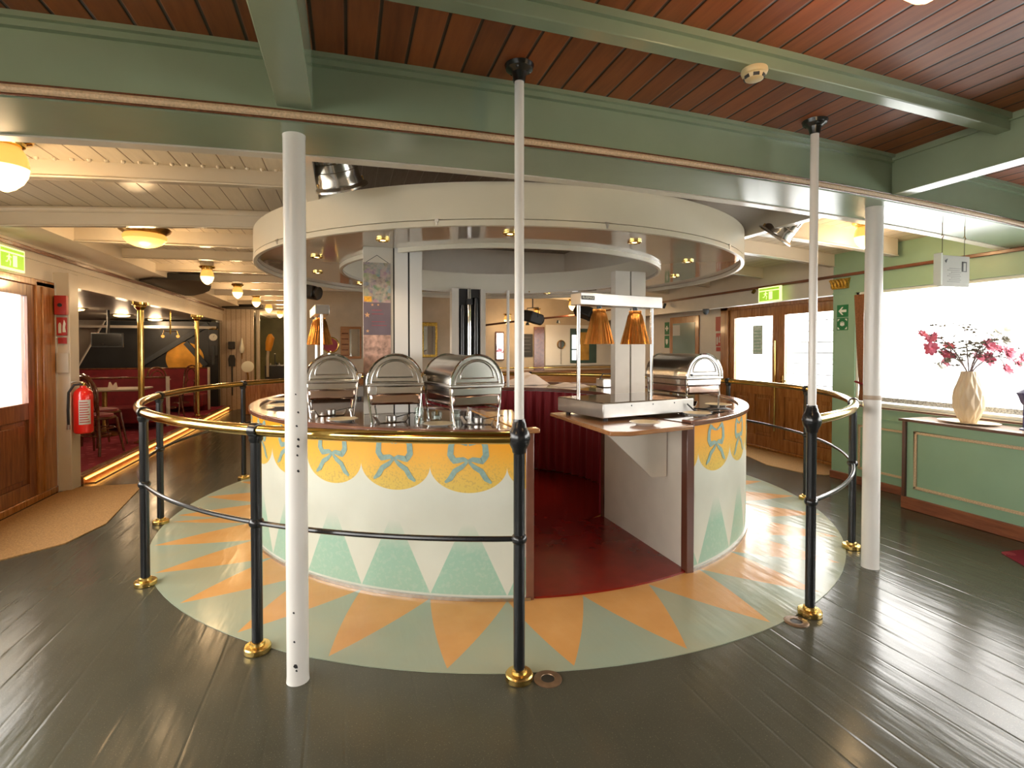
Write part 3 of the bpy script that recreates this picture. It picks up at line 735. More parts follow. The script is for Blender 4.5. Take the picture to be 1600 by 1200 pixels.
# ================================================================== POLES AND RAILING
def pole(label, x, y, r, z1, chips):
    t = thing('support_pole', label, 'pole', (x, y, 0))
    MB().lathe([(r*1.04, 0), (r*1.02, .01), (r, .03), (r, z1-.02), (r*1.04, z1), (0, z1)], 40).build('shaft', 'offwhite', t)
    for (a, z, s_) in chips:
        mt_ = Matrix.Rotation(R(a), 4, 'Z')
        MB().prism([(s_*1.0*math.cos(i*PI/3+.3)*(1+.4*(i % 2)), z+s_*1.3*math.sin(i*PI/3)) for i in range(6)], -r-.0012, -r+.004, 'y', mt_).build('paint_chip', 'hose', t, smooth=False)
    return t
pole('thick white support pole with chipped paint at the left front of the buffet', -.222, 2.535, .0475, 2.45, [(8, 1.16, .004), (16, 1.10, .005), (14, 1.07, .005), (4, 1.30, .003), (10, 1.03, .004), (16, 1.22, .004), (14, .96, .005), (-14, .33, .004), (-12, .20, .004), (-6, .09, .008), (-2, .07, .004)])
pole('thick white support pole at the right front beside the green cabinet', 3.425, 2.685, .053, 2.462, [])
MB().open_lathe([(.0535, 1.155), (.0545, 1.157), (.0545, 1.182), (.0535, 1.184)], 32).build('tape_band', mat('brown_tape', (.42, .33, .25), .5), bpy.data.objects['support_pole.001'])
rail = thing('buffet_railing', 'round brass topped railing with black posts and a black middle rail around the buffet', 'railing', (LX, CY0, 0))
RR = 3.05; AP = [-179.9, -154.1, -129.6, -104.7, -71.4, -46.4, -21, 5, 35, 65, 95, 123, 150.7]
MB().tube([(RR*math.cos(R(a)), RR*math.sin(R(a)), 1.10) for a in [AP[4]+i*(360+AP[3]-AP[4])/160 for i in range(161)]], .0285, 18).build('brass_handrail', 'brass', rail)
MB().tube([(RR*math.cos(R(a)), RR*math.sin(R(a)), .642) for a in [AP[4]+i*(360+AP[3]-AP[4])/160 for i in range(161)]], .0125, 10).build('middle_rail', 'black', rail)
def railpost(a, tall=False):
    p = MB().lathe([(.026, .03), (.026, 1.075)], 24) if not tall else MB().lathe([(.026, .03), (.026, .60), (.026, 1.03), (.030, 1.045)], 24)
    o = p.build('post', 'black', rail, loc=(RR*math.cos(R(a)), RR*math.sin(R(a)), 0))
    MB().lathe([(.0, .0), (.060, .0), (.063, .004), (.063, .026), (.058, .032), (.036, .034), (.034, .048), (.026, .052)], 32).build('brass_foot', 'brassfoot', o, ang=30)
    MB().ball((0, 0, .642), .036, 18, 12, .85).build('rail_joint', 'black', o)
    if tall:
        MB().lathe([(.0265, 1.03), (.031, 1.035), (.033, 1.05), (.036, 1.055), (.046, 1.075), (.051, 1.10), (.046, 1.125), (.036, 1.145), (.033, 1.15), (.031, 1.165), (.028, 1.17), (.0265, 1.185), (0, 1.185)], 36).build('rail_joint', 'black', o, ang=60)
    else:
        mt_ = Matrix.Translation((0, 0, 1.10)) @ Matrix.Rotation(R(a), 4, 'Z') @ Matrix.Rotation(PI/2, 4, 'X')
        m2 = MB().lathe([(.0285, -.026), (.036, -.024), (.0375, 0), (.036, .024), (.0285, .026)], 24, mtx=mt_)
        m2.build('rail_clamp', 'black', o); MB().lathe([(.026, 1.04), (.034, 1.055), (.034, 1.075), (0, 1.075)], 24).build('rail_cup', 'black', o)
    return o
for i, a in enumerate(AP): railpost(a, i in (3, 4))
for (a, lb) in ((-104.7, 'slim white tube rising from the railing post left of the opening to the ceiling'), (-71.4, 'slim white tube rising from the railing post right of the opening to the ceiling')):
    x, y = LX+RR*math.cos(R(a)), CY0+RR*math.sin(R(a)); t = thing('ceiling_post', lb, 'post', (x, y, 1.185))
    zt = 2.772 + camber(x) - 1.185
    MB().lathe([(.0215, 0), (.0215, zt-.02)], 24).build('tube', 'offwhite', t)
    MB().lathe([(.026, zt-.075), (.03, zt-.05), (.034, zt-.035), (.060, zt-.02), (.066, zt-.002), (0, zt-.002)], 24).build('ceiling_flange', 'black', t)
    for s_ in range(3): MB().ball((.045*math.cos(s_*2.1), .045*math.sin(s_*2.1), zt-.022), .009, 8, 5).build('bolt', 'black', t)
# little wall-like opening from the posts: floor sockets
for (x, y, lb) in ((.86, 2.2, 'dull brass floor socket beside the brass foot of the left post of the opening'), (2.345, 2.26, 'dull brass floor socket beside the brass foot of the right post of the opening')):
    t = thing('floor_socket', lb, 'floor socket', (x, y, 0))
    MB().open_lathe([(.030, .002), (.032, .006), (.058, .006), (.064, .003), (.064, .0)], 32).build('ring', 'bronze', t)
    MB().lathe([(0, .0015), (.036, .0015), (.036, .003), (0, .003)], 24).build('hole', 'darkvoid', t)

# ================================================================== THINGS ON THE COUNTER
ZT = 1.009
M['pansteel'] = mat('reddish_reflecting_steel', (.50, .38, .33), .16, 1.0, vary=.08)
def chafer(label, loc, rot=0):
    """roll-top chafing dish; its round end faces -y"""
    t = thing('chafing_dish', label, 'chafing dish', loc, rot, 'roll top chafing dishes')
    W, L = .175, .52; zr = .265
    # lid: half cylinder
    n = 24; m = MB(); vs = []; fs = []
    prof = [(W*math.cos(PI*i/n), zr+.008+.180*math.sin(PI*i/n)) for i in range(n+1)]
    for y_, k in ((0, 1), (L, 1)):
        vs += [(x*k, y_, z) for x, z in prof]
    for i in range(n): fs.append((i, i+1, n+2+i, n+1+i))
    fs += [tuple(range(n, -1, -1)), tuple(range(n+1, 2*n+2)), (0, n+1, 2*n+1, n)]
    m.add(vs, fs); m.build('roll_lid', 'steel', t, ang=30)
    lid = t.children[-1] if t.children else None
    lid = [c for c in C.objects if c.parent == t and c.name.startswith('roll_lid')][0]
    def arc(y_, k, r_): return MB().tube([(W*k*math.cos(PI*i/24), y_, zr+.008+.18*k*math.sin(PI*i/24)) for i in range(25)], r_, 8)
    arc(-.004, 1.0, .007).build('lid_rim', 'chrome', lid); arc(L, 1.0, .007).build('lid_rim', 'chrome', lid)
    a2 = arc(-.003, .84, .004); a3 = MB().tube([(W*.64*math.cos(PI*i/24), -.003, zr+.045+.105*math.sin(PI*i/24)) for i in range(25)], .004, 8, True)
    a2.add(a3.v, a3.f); a2.tube([(-W*.85, -.003, zr+.016), (W*.85, -.003, zr+.016)], .004, 8); a2.build('lid_relief', 'steelb', lid)
    # rim frame and pans
    box(-W-.006, W+.006, -.012, L+.012, zr-.012, zr+.008).build('rim_frame', 'steelb', t, bevel=.005)
    box(-W+.010, W-.010, -.002, L-.0, zr-.062, zr-.012).build('water_pan', 'steel', t, bevel=.006)
    box(-W+.016, W-.016, .004, L-.01, zr-.132, zr-.055).build('food_pan', 'pansteel', t, bevel=.016)
    m = MB()
    for sx in (-1, 1):
        for sy in (0, 1):
            y0_ = .015 if sy == 0 else L-.015
            MB().tube([(sx*(W-.004), y0_, zr-.01), (sx*(W-.012), y0_, zr-.12), (sx*(W-.03), y0_+(-.01 if sy == 0 else .01), .006)], .0065, 8).build('leg', 'chrome', t)
            MB().lathe([(.013, 0), (.013, .006), (.007, .01)], 12, sx*(W-.03), y0_+(-.01 if sy == 0 else .01)).build('foot', 'steelb', t)
    MB().tube([(-W+.02, .015, .115), (-W+.02, L-.015, .115)], .004, 8).build('side_bar', 'chrome', t)
    MB().tube([(W-.02, .015, .115), (W-.02, L-.015, .115)], .004, 8).build('side_bar', 'chrome', t)
    # hinge block and handle
    box(W-.005, W+.03, .10, .14, zr+.01, zr+.045).build('hinge', 'steelb', t, bevel=.003)
    MB().tube([(W, .2, zr+.03), (W+.035, .2, zr+.035), (W+.035, .32, zr+.035), (W, .32, zr+.03)], .006, 8).build('handle', 'chrome', t)
    return t
cA = chafer('steel roll top chafing dish partly behind the thick white pole, leftmost of the four', (-.105, 3.90, ZT), R(2))
cB = chafer('steel roll top chafing dish second from the left, in front of the poster column', (.29, 3.42, ZT), R(-6))
cC = chafer('steel roll top chafing dish third from the left, nearest the opening of the buffet', (.765, 3.16, ZT), R(10))
cD = chafer('steel roll top chafing dish beside the two lamp food warmer on the right', (2.69, 3.50, ZT), R(4))
box(-.160, -.115, -.006, .0, .20, .255).build('clip', 'steelb', cB, bevel=.003)
box(-.135, -.115, -.008, .0, .275, .295).build('black_knob', 'black', cD, bevel=.004)

def warmer(label, loc, rot, lbl='RUSSMAX'):
    t = thing('food_warmer', label, 'food warmer', loc, rot, 'food warmers with copper lamp shades')
    box(0, .86, 0, .56, .022, .125).build('base_box', 'offsteel', t, bevel=.006)
    box(.006, .854, .006, .554, .124, .129).build('glass_top', 'worktop', t, smooth=False)
    for (x, y) in ((.06, .05), (.8, .05), (.06, .5), (.8, .5)): MB().lathe([(.018, 0), (.018, .022), (0, .022)], 14, x, y).build('foot', 'hose', t)
    for x in (.25, .45, .66): MB().ball((x, -.001, .10), .005, 8, 5).build('screw', 'iron', t)
    for x in (.08, .86-.05): MB().tube([(x, .40, .125), (x, .40, .85)], .014, 14).build('post', 'steel', t)
    box(.05, .86, .33, .46, .825, .915).build('lamp_bar', 'offsteel', t, bevel=.004)
    bar_ = [c for c in C.objects if c.parent == t and c.name.startswith('lamp_bar')][0]
    box(.058, .175, .326, .3305, .862, .892).build('maker_plate', 'hose', bar_, smooth=False)
    text(lbl, 'maker_name', 'signwhite', bar_, (.116, .3255, .877), (PI/2, 0, 0), .024, .0005)
    for x in (.27, .63):
        fl = lambda a, z: 1 + .05*math.cos(a*22)
        s_ = MB().open_lathe([(.047, .80), (.047, .775), (.055, .765), (.075, .68), (.096, .60), (.112, .535), (.110, .535), (.094, .60), (.073, .68), (.05, .765)], 144, rf=fl)
        s_.v = [(v[0]+x, v[1]+.395, v[2]) for v in s_.v]; o = s_.build('lamp_shade', 'copper', t, ang=60)
        MB().ball((x, .395, .63), .032, 12, 8, 1.2).build('lamp_bulb', 'spot_off', o)
        MB().tube([(x, .395, .79), (x, .395, .83)], .02, 10).build('lamp_neck', 'iron', o)
    return t
M['offsteel'] = mat('light_brushed_metal', (0.50, 0.48, 0.45), .32, .85, vary=.06, nscale=10)
M['spot_off'] = mat('frosted_bulb', (.85, .8, .7), .4, vary=0)
wA = warmer('two lamp food warmer with copper shades on the wooden flap shelf, right of the opening', (1.655, 3.21, 1.003), R(11))
wB = copy_tree(wA, loc=(.17, 5.35, ZT), rot=R(97), label='two lamp food warmer seen end on behind the leftmost chafing dish')
# power cord of the warmer
tag(MB().tube([(2.42, 3.345, 1.09), (2.46, 3.33, 1.05), (2.52, 3.30, 1.018), (2.66, 3.36, 1.018), (2.80, 3.30, 1.018)], .006, 8).build('power_cord', 'hose'), 'black power cord coming out of the right end of the food warmer', 'cord')

plate0 = thing('plate', 'cream plate on the worktop in front of the leftmost chafing dish', 'plate', (-.03, 3.72, ZT), 0, 'plates on the buffet')
MB().lathe([(0, .002), (.05, 0), (.055, .0), (.065, .008), (.098, .018), (.100, .020), (.097, .021), (.066, .012), (.055, .006), (0, .006)], 40).build('rim', 'plateedge', plate0)
MB().lathe([(0, .007), (.056, .007), (.092, .0195), (.094, .022), (.088, .022), (.055, .0105), (0, .0095)], 40).build('surface', 'plate', plate0)
pl = [((.55, 3.31, ZT), 'cream plate between the second and third chafing dish from the left', 1.0),
      ((1.855, 3.01, 1.004), 'cream plate on the wooden flap shelf in front of the food warmer', 1.0),
      ((2.40, 3.20, ZT+.012), 'cream plate at the right corner of the food warmer near the brown post', 1.0),
      ((3.02, 3.75, ZT), 'yellowish plate under the right side of the chafing dish on the right', 1.1),
      ((-.56, 5.36, ZT), 'large white plate on the left rim of the round counter, rear of the two', 1.5),
      ((-.50, 4.80, ZT), 'large white plate on the left rim of the round counter, front of the two', 1.5)]
for p, lb, sc_ in pl: copy_tree(plate0, loc=p, label=lb, scale=(sc_, sc_, 1))
# glasses
g0 = thing('tealight_glass', 'clear ribbed glass under the right side of the second chafing dish', 'glass', (.50, 3.88, ZT), 0, 'clear glasses under the chafing dishes')
MB().lathe([(.0, .0), (.030, 0), (.034, .005), (.036, .06), (.033, .06), (.031, .012), (0, .012)], 28, rf=lambda a, z: 1+.02*math.cos(a*14)).build('body', 'cup', g0)
MB().lathe([(.0, .013), (.02, .013), (.02, .03), (0, .03)], 16).build('wax', 'plateedge', g0)
copy_tree(g0, loc=(.585, 3.60, ZT), label='clear ribbed glass left of the front leg of the third chafing dish')
copy_tree(g0, loc=(.73, 3.66, ZT), label='clear ribbed glass under the third chafing dish')
# fuel burners
def burner(label, loc, rot):
    t = thing('fuel_burner', label, 'burner', loc, rot, 'fuel burners under the chafing dishes')
    m = MB(); m.prism([(-.09, .0), (.09, .0), (.12, .045), (.114, .045), (.086, .005), (-.086, .005), (-.114, .045), (-.12, .045)], -.05, .05, 'y'); m.build('tray', 'steel', t, bevel=.002)
    MB().lathe([(.03, .005), (.035, .01), (.035, .04), (.012, .043), (0, .043)], 20).build('burner_can', 'steelb', t)
    MB().tube([(.035, 0, .03), (.15, .02, .05), (.17, .02, .045)], .003, 6).build('burner_handle', 'black', t)
burner('silver burner tray under the second chafing dish from the left', (.28, 3.62, ZT), R(10))
burner('silver burner tray under the third chafing dish', (.82, 3.36, ZT), R(-20))
burner('silver burner tray under the leftmost chafing dish', (-.12, 4.12, ZT), R(5))
burner('silver burner tray under the chafing dish on the right', (2.72, 3.80, ZT), R(20))
# serving tongs
tag(MB().tube([(2.56, 3.45, ZT+.03), (2.70, 3.43, ZT+.012), (2.90, 3.50, ZT+.012)], .005, 6).tube([(2.56, 3.46, ZT+.03), (2.71, 3.47, ZT+.02), (2.90, 3.53, ZT+.012)], .005, 6).build('serving_tongs', 'black'), 'black serving tongs on the worktop in front of the right chafing dish', 'tongs')
# white cloths on the far counter
def heap(name, label, pts, loc, seed=1):
    r_ = random.Random(seed); N = 26; vs = []; fs = []
    X, Y, H = pts
    for i in range(N+1):
        for j in range(N+1):
            u = i/N*2-1; v = j/N*2-1; d = max(0, 1-(u*u+v*v)); h = H*d**.8*(1+.25*math.sin(5*u+2*v+seed)+.18*math.sin(9*v-3*u))
            vs.append((u*X*(1-.12*v*v), v*Y*(1-.12*u*u), .004+max(0, h)))
    for i in range(N):
        for j in range(N): a = i*(N+1)+j; fs.append((a, a+1, a+N+2, a+N+1))
    o = MB().add(vs, fs).build(name, 'cloth', loc=loc, ang=80); md = o.modifiers.new('thick', 'SOLIDIFY'); md.thickness = .004
    return tag(o, label, 'cloth', 'white cloths lying on the far side of the buffet')
heap('folded_cloth', 'heaped pinkish white cloth on the far counter right of the centre tube', (.32, .18, .12), (2.36, 6.85, ZT), 1)
heap('folded_cloth', 'flat pinkish white cloth spread on the far counter behind the food warmer', (.24, .20, .035), (2.80, 6.38, ZT), 3)
heap('folded_cloth', 'pinkish white cloth on the far left counter beside the poster column', (.25, .2, .07), (.35, 6.35, ZT), 5)
b_ = thing('wire_basket', 'grey metal basket on the far counter next to the white cloth', 'basket', (3.24, 6.10, ZT)); box(-.15, .15, -.1, .1, .0, .11).build('body', 'steelb', b_, bevel=.01); MB().tube([(-.15, 0, .1), (-.1, 0, .17), (.1, 0, .17), (.15, 0, .1)], .006).build('handle', 'iron', b_)

# ================================================================== LAMPS
def ceil_z(x, y): return 2.72 - 0.0040*(x-1.75)**2 if y > 5 and x < 0 else 2.735 - 0.0100*(x-1.75)**2
def acorn(label, x, y, drop=0.0, s=1.0, z=None, power=5, grp='acorn shaped ceiling lamps'):
    z = (ceil_z(x, y) if z is None else z)
    t = thing('ceiling_lamp', label, 'lamp', (x, y, z), 0, grp)
    MB().lathe([(0, 0), (.115*s, 0), (.125*s, -.012*s), (.115*s, -.03*s), (.09*s, -.038*s), (.086*s, -.055*s), (.075*s, -.062*s), (0, -.062*s)], 32).build('brass_mount', 'brass', t)
    if drop: MB().lathe([(0, 0), (.10*s, 0), (.10*s, drop), (0, drop)], 28).build('mount_block', 'white', t)
    g = MB().lathe([(.066*s, -.058*s), (.086*s, -.09*s), (.099*s, -.13*s), (.103*s, -.175*s)], 32, rf=lambda a, z_: 1).build('globe', 'globe', t, ang=60)
    MB().lathe([(.103*s, -.175*s), (.096*s, -.215*s), (.076*s, -.255*s), (.044*s, -.288*s), (.015*s, -.305*s), (0, -.308*s)], 32).build('lit_bowl', 'bulb', g)
    l = bpy.data.lights.new('lamp_light', 'POINT'); l.energy = power; l.color = (1, .66, .34); l.shadow_soft_size = .08
    o = bpy.data.objects.new('lamp_light', l); C.objects.link(o); o.location = (x, y, z-.36*s)
    return t
acorn('amber acorn ceiling lamp on a brass mount at the left edge of the picture', -1.70, 3.42, s=.96, power=9)
wl = thing('ceiling_lamp', 'shallow amber bowl ceiling lamp between the white beams, second of the left row', 'lamp', (-1.80, 5.72, ceil_z(-1.80, 6)-.04))
MB().lathe([(0, 0), (.17, 0), (.17, .041), (0, .041)], 32).build('mount_block', 'white', wl)
MB().lathe([(0, 0), (.20, 0), (.215, -.012), (.20, -.035), (.165, -.06), (.16, -.065), (0, -.065)], 36).build('brass_mount', 'brassd', wl)
q_ = MB().lathe([(.165, -.062), (.178, -.085), (.170, -.11)], 36).build('globe', 'globe', wl)
MB().lathe([(.170, -.11), (.14, -.145), (.09, -.17), (.03, -.185), (0, -.187)], 36).build('lit_bowl', mat('amber_bowl_glow', (1, .6, .2), .3, vary=.1, nscale=60, emit=(1, .55, .16), es=.5), q_)
l = bpy.data.lights.new('lamp_light', 'POINT'); l.energy = 9; l.color = (1, .66, .34); l.shadow_soft_size = .1
o = bpy.data.objects.new('lamp_light', l); C.objects.link(o); o.location = (-1.80, 5.72, 2.26)
ORD = ['third', 'fourth', 'fifth', 'sixth', 'seventh']
for i, y in enumerate((8.0, 10.05, 12.0, 13.8, 16.0)):
    acorn('small amber acorn lamp, %s of the left ceiling row counted from the camera' % ORD[i], -1.80, y, s=.80, z=ceil_z(-1.8, 6)-.055, drop=.056, power=9)
acorn('amber acorn lamp hidden behind the thick pole on the right', 4.50, 3.62, s=.8, power=10)
acorn('amber acorn lamp in the gap above the left end of the food warmer bar', 4.33, 9.75, s=.72, z=2.50, power=10)
acorn('amber acorn lamp seen right of the centre tube, higher of the two', 3.88, 10.6, s=.72, z=2.37, power=5)
acorn('amber acorn lamp seen just left of the centre tube under the canopy', 3.22, 10.6, s=.72, z=2.24, power=5)
acorn('acorn lamp under the wooden ceiling in front of the green beam, above the right post', 1.62, 1.12, s=.8, z=2.76, power=6)
acorn('added unseen acorn lamp under the wooden ceiling near the left window', -1.3, .9, s=.8, z=2.70, power=8)  # extra lamp added out of view to warm the light at the front
# saloon downlights
for i, (x, y) in enumerate(((-4.45, 10.8), (-4.35, 12.5), (-4.22, 14.0))):
    t = thing('saloon_ceiling_light', 'flat glowing disc light in the grey saloon ceiling, ' + ('nearest', 'middle', 'farthest')[i] + ' of three', 'lamp', (x, y, 2.20), 0, 'flat disc lights in the saloon ceiling')
    MB().lathe([(0, 0), (.20, 0), (.205, -.012), (.15, -.02), (0, -.02)], 32).build('brass_ring', 'brass', t)
    MB().lathe([(.145, -.02), (.13, -.04), (.06, -.052), (0, -.054)], 32).build('lit_disc', 'bulb', t)
    l = bpy.data.lights.new('saloon_light', 'POINT'); l.energy = 10; l.color = (1, .70, .42); l.shadow_soft_size = .1
    o = bpy.data.objects.new('saloon_light', l); C.objects.link(o); o.location = (x, y, 2.08)
l = bpy.data.lights.new('saloon_light', 'POINT'); l.energy = 14; l.color = (1, .72, .45); l.shadow_soft_size = .1
o = bpy.data.objects.new('saloon_light', l); C.objects.link(o); o.location = (-4.4, 9.0, 2.05)
# chrome floodlights hung between beam and canopy
def flood(label, loc, rot):
    t = thing('floodlight', label, 'floodlight', loc, rot, 'chrome floodlights under the ceiling')
    MB().lathe([(0, .13), (.095, .128), (.105, .11), (.105, .055), (.115, .05), (.115, .01), (.118, .005), (.118, -.03), (.128, -.06), (.128, -.075)], 36, rf=None).build('housing', 'steel', t, ang=30)
    MB().open_lathe([(.128, -.07), (.150, -.085), (.152, -.095), (.120, -.095)], 36).build('front_rim', 'steel', t)
    MB().lathe([(0, -.08), (.12, -.08), (.12, -.085), (0, -.085)], 32).build('lens', 'cup', t)
    m = MB()
    for k in range(20):
        mt_ = Matrix.Rotation(k*PI/10, 4, 'Z'); m.box(.10, .112, -.004, .004, .055, .11, mt_)
    m.build('fins', 'steelb', t, smooth=False)
    for sg in (-1, 1): box(sg*.12-.012, sg*.12+.012, -.012, .012, -.10, -.05).build('clip', 'brassd', t, bevel=.002)
    MB().tube([(0, 0, .12), (0, 0, .24)], .014, 8).build('bracket', 'iron', t)
flood('chrome ribbed floodlight under the green crossbeam beside the thick left pole', (-.05, 3.20, 2.525), (R(26), R(-17), 0))
flood('chrome ribbed floodlight behind the slim right tube', (3.40, 3.45, 2.50), (R(24), R(34), R(-20)))

# smoke detector
t = thing('smoke_detector', 'yellowed round smoke detector on the underside of the green ceiling beam', 'smoke detector', (1.66, 1.845, 2.69))
MB().lathe([(0, 0), (.052, 0), (.054, -.012), (.050, -.022), (.042, -.026), (.036, -.042), (.022, -.048), (0, -.048)], 28).build('body', mat('yellowed_plastic', (.62, .50, .28), .4), t)
for k in range(6):
    mt_ = Matrix.Rotation(k*PI/3, 4, 'Z'); box(.030, .041, -.012, .012, -.041, -.028, mt_).build('vent', 'iron', t, smooth=False)

# ================================================================== RIGHT SIDE THINGS
cb_ = thing('sideboard', 'green panelled sideboard with cream moulding on a red brown plinth under the large window', 'sideboard', (5.0, 1.55, 0))
box(.012, .41, .0, 2.05, .10, .825).build('body', 'green_wall', cb_, smooth=False)
box(-.01, .41, -.0, 2.07, 0, .115).build('plinth', 'base', cb_, bevel=.006)
box(-.02, .415, -.02, 2.08, .825, .845).build('top', mat('pale_glossy_top', (.62, .52, .46), .15, vary=.03), cb_, bevel=.003)
box(-.026, -.018, -.02, 2.088, .822, .846).build('top_edge', 'brown', cb_, bevel=.002)
box(-.012, .02, 2.03, 2.062, .115, .825).build('corner_post', 'brown', cb_, bevel=.003)
for (a, b) in ((1.02, 1.96), (.04, .94)):
    m = moulding(.012, a, b, .205, .735, .024, .014); m.build('panel_moulding', 'trimc', cb_, bevel=.004)
vx, vy = 5.20, 3.19
dp = thing('display_plate', 'cream oval plate under the vase on the green sideboard', 'plate', (vx, vy, .846))
MB().lathe([(0, .003), (.10, 0), (.11, .0), (.15, .010), (.21, .016), (.212, .019), (.15, .015), (.10, .007), (0, .007)], 40).build('body', 'plate', dp); dp.scale = (.75, 1.1, 1)
vs_ = thing('vase', 'tall sandy ceramic vase with a diamond relief on the green sideboard', 'vase', (vx, vy, .855))
def vprof(t):
    K = [(0, .056), (.12, .080), (.3, .105), (.42, .109), (.6, .100), (.8, .076), (.93, .058), (1, .052)]
    for (a, b), (c, d) in zip(K, K[1:]):
        if t <= c: u = (t-a)/(c-a); u = u*u*(3-2*u)*.5+u*.5; return b+(d-b)*u
    return .058
def vr(a, z):
    u = z*17; p_ = abs((5*a/PI+u/PI) % 1 - .5)*2; q2 = abs((5*a/PI-u/PI) % 1 - .5)*2; return 1 + .15*(max(p_, q2)-.5)
vp = [(0, 0), (.055, 0)] + [(vprof(i/36), .004+.445*i/36) for i in range(1, 37)] + [(.044, .449), (.040, .38), (0, .34)]
MB().lathe(vp, 100, rf=vr).build('body', 'vase', vs_, ang=30)
# branches with blossoms
def petal_blossom(m, c, n_dir, r_, k, rnd):
    z = Vector(n_dir).normalized(); x = z.cross(Vector((.3, .2, 1))).normalized(); y = z.cross(x)
    for lay, (kk, sc_, lift) in enumerate(((k, 1, .25), (k, .62, .75))):
        for i in range(kk):
            a = 2*PI*i/kk + lay*.5 + rnd.random()*.25; d = x*math.cos(a)+y*math.sin(a); s_ = d.cross(z)
            L_ = r_*sc_*(.85+.3*rnd.random()); W_ = L_*.34
            P0 = Vector(c); P1 = P0 + d*L_*.5 + z*L_*lift*.55; P2 = P0 + d*L_ + z*L_*lift*(.8)
            vs = [P0-s_*W_*.2, P0+s_*W_*.2, P1+s_*W_, P2+s_*W_*.45, P2-s_*W_*.45, P1-s_*W_]
            th_ = z*.0012
            m.add([v_ for v_ in vs]+[v_+th_ for v_ in vs], [(0, 1, 2, 5), (5, 2, 3, 4), (6, 11, 8, 7), (11, 10, 9, 8), (0, 5, 11, 6), (1, 7, 8, 2), (5, 4, 10, 11), (2, 8, 9, 3), (4, 3, 9, 10)])
rf_ = random.Random(11)
fwd = Vector((math.sin(math.atan(257/820)), math.cos(math.atan(257/820)), 0)); rgt = Vector((fwd.y, -fwd.x, 0))
top = Vector((vx, vy, .855+.43))
# (side, height, depth, blossoms [(side, height, colour, size)]) in metres from the vase mouth
BR = [('leftmost arching branch of pink blossoms in the vase', (-.44, .30, .0), [(-.45, .30, 'pink', .045), (-.38, .26, 'pink', .045), (-.36, .20, 'pink', .05), (-.34, .29, 'pink', .03)]),
      ('left branch with two large pink blossoms close together in the vase', (-.30, .17, .10), [(-.29, .19, 'pink', .06), (-.16, .14, 'pink', .06), (-.15, .21, 'pink', .045), (-.20, .15, 'pink', .05), (-.18, .08, 'pink', .045)]),
      ('low left branch ending in a white star blossom in the vase', (-.33, .06, -.05), [(-.31, .05, 'petalw', .055), (-.24, .10, 'leaf', .03)]),
      ('upright middle branch with grey brown leaves in the vase', (-.02, .34, .03), []),
      ('middle right branch with a large pink blossom high in the vase', (.17, .24, -.05), [(.15, .21, 'pink', .07), (.16, .29, 'petalw', .06), (.26, .26, 'leaf', .04)]),
      ('short right branch with two broad pink blossoms low in the vase', (.22, .13, .04), [(.10, .12, 'pink', .06), (.21, .115, 'pink', .07)]),
      ('upper right branch with white blossoms in the vase', (.42, .28, .05), [(.31, .32, 'petalw', .065), (.41, .23, 'petalw', .06), (.36, .33, 'petalw', .05)]),
      ('far right drooping branch with large pink blossoms in the vase', (.46, .08, .0), [(.27, .19, 'pink', .05), (.35, .14, 'pink', .09), (.38, .17, 'pink', .06), (.46, .07, 'pink', .06), (.36, .03, 'pink', .05), (.52, .12, 'pink', .05)])]
for lb, end, bl in BR:
    t = thing('blossom_branch', lb, 'flowers', tuple(top), 0, 'artificial blossom branches in the vase')
    def W(s_, h, d=0): return rgt*s_*.92 + Vector((0, 0, 1))*h*(1.14 if h > 0 else 1) + fwd*d
    e = W(*end); pts = [W(end[0]*.03, -.30, 0)] + [e*(u) + Vector((0, 0, 1))*(.10*math.sin(PI*u)*(1 if abs(end[0]) > .1 else .2)) for u in (0.0, .15, .3, .45, .6, .75, .9, 1)]
    pts[1] = W(end[0]*.03, 0, 0)
    m = MB().tube(pts, [.006]*3+[.005]*3+[.0035]*3, 6)
    for (s_, h, c_, r_) in bl:
        d_ = end[2]*abs(s_)/max(.05, abs(end[0])); c0 = min(pts[2:], key=lambda p: (p-W(s_*.75, h*.8, d_)).length)
        m.tube([c0, c0.lerp(W(s_, h, d_), .5)+Vector((0, 0, .012)), W(s_, h, d_)], .003, 5)
    for k in range(16):
        p = pts[3+k % 6]; q = p + Vector((rf_.uniform(-.07, .07), rf_.uniform(-.07, .07), rf_.uniform(-.03, .08)))
        m.tube([p, (p+q)/2+Vector((0, 0, .01)), q], .0022, 4)
    m.build('stem', 'twig', t)
    ml = MB()
    for k in range(26 if not bl else 9):
        p = pts[3+k % 6]; q = p + Vector((rf_.uniform(-.085, .085), rf_.uniform(-.06, .06), rf_.uniform(-.04, .085))); petal_blossom(ml, q, (rf_.uniform(-1, 1), rf_.uniform(-1, 1), 1), .034, 2, rf_)
    ml.build('leaves', 'leaf', t, smooth=False)['kind'] = 'stuff'
    for (s_, h, c_, r_) in bl:
        d_ = end[2]*abs(s_)/max(.05, abs(end[0])); m = MB()
        petal_blossom(m, (0, 0, 0), (-fwd*.8 + rgt*rf_.uniform(-.5, .5) + Vector((0, 0, rf_.uniform(.1, .9)))), r_*1.0, 8, rf_)
        m.build('blossom', c_, t, loc=tuple(W(s_, h, d_)), ang=60)
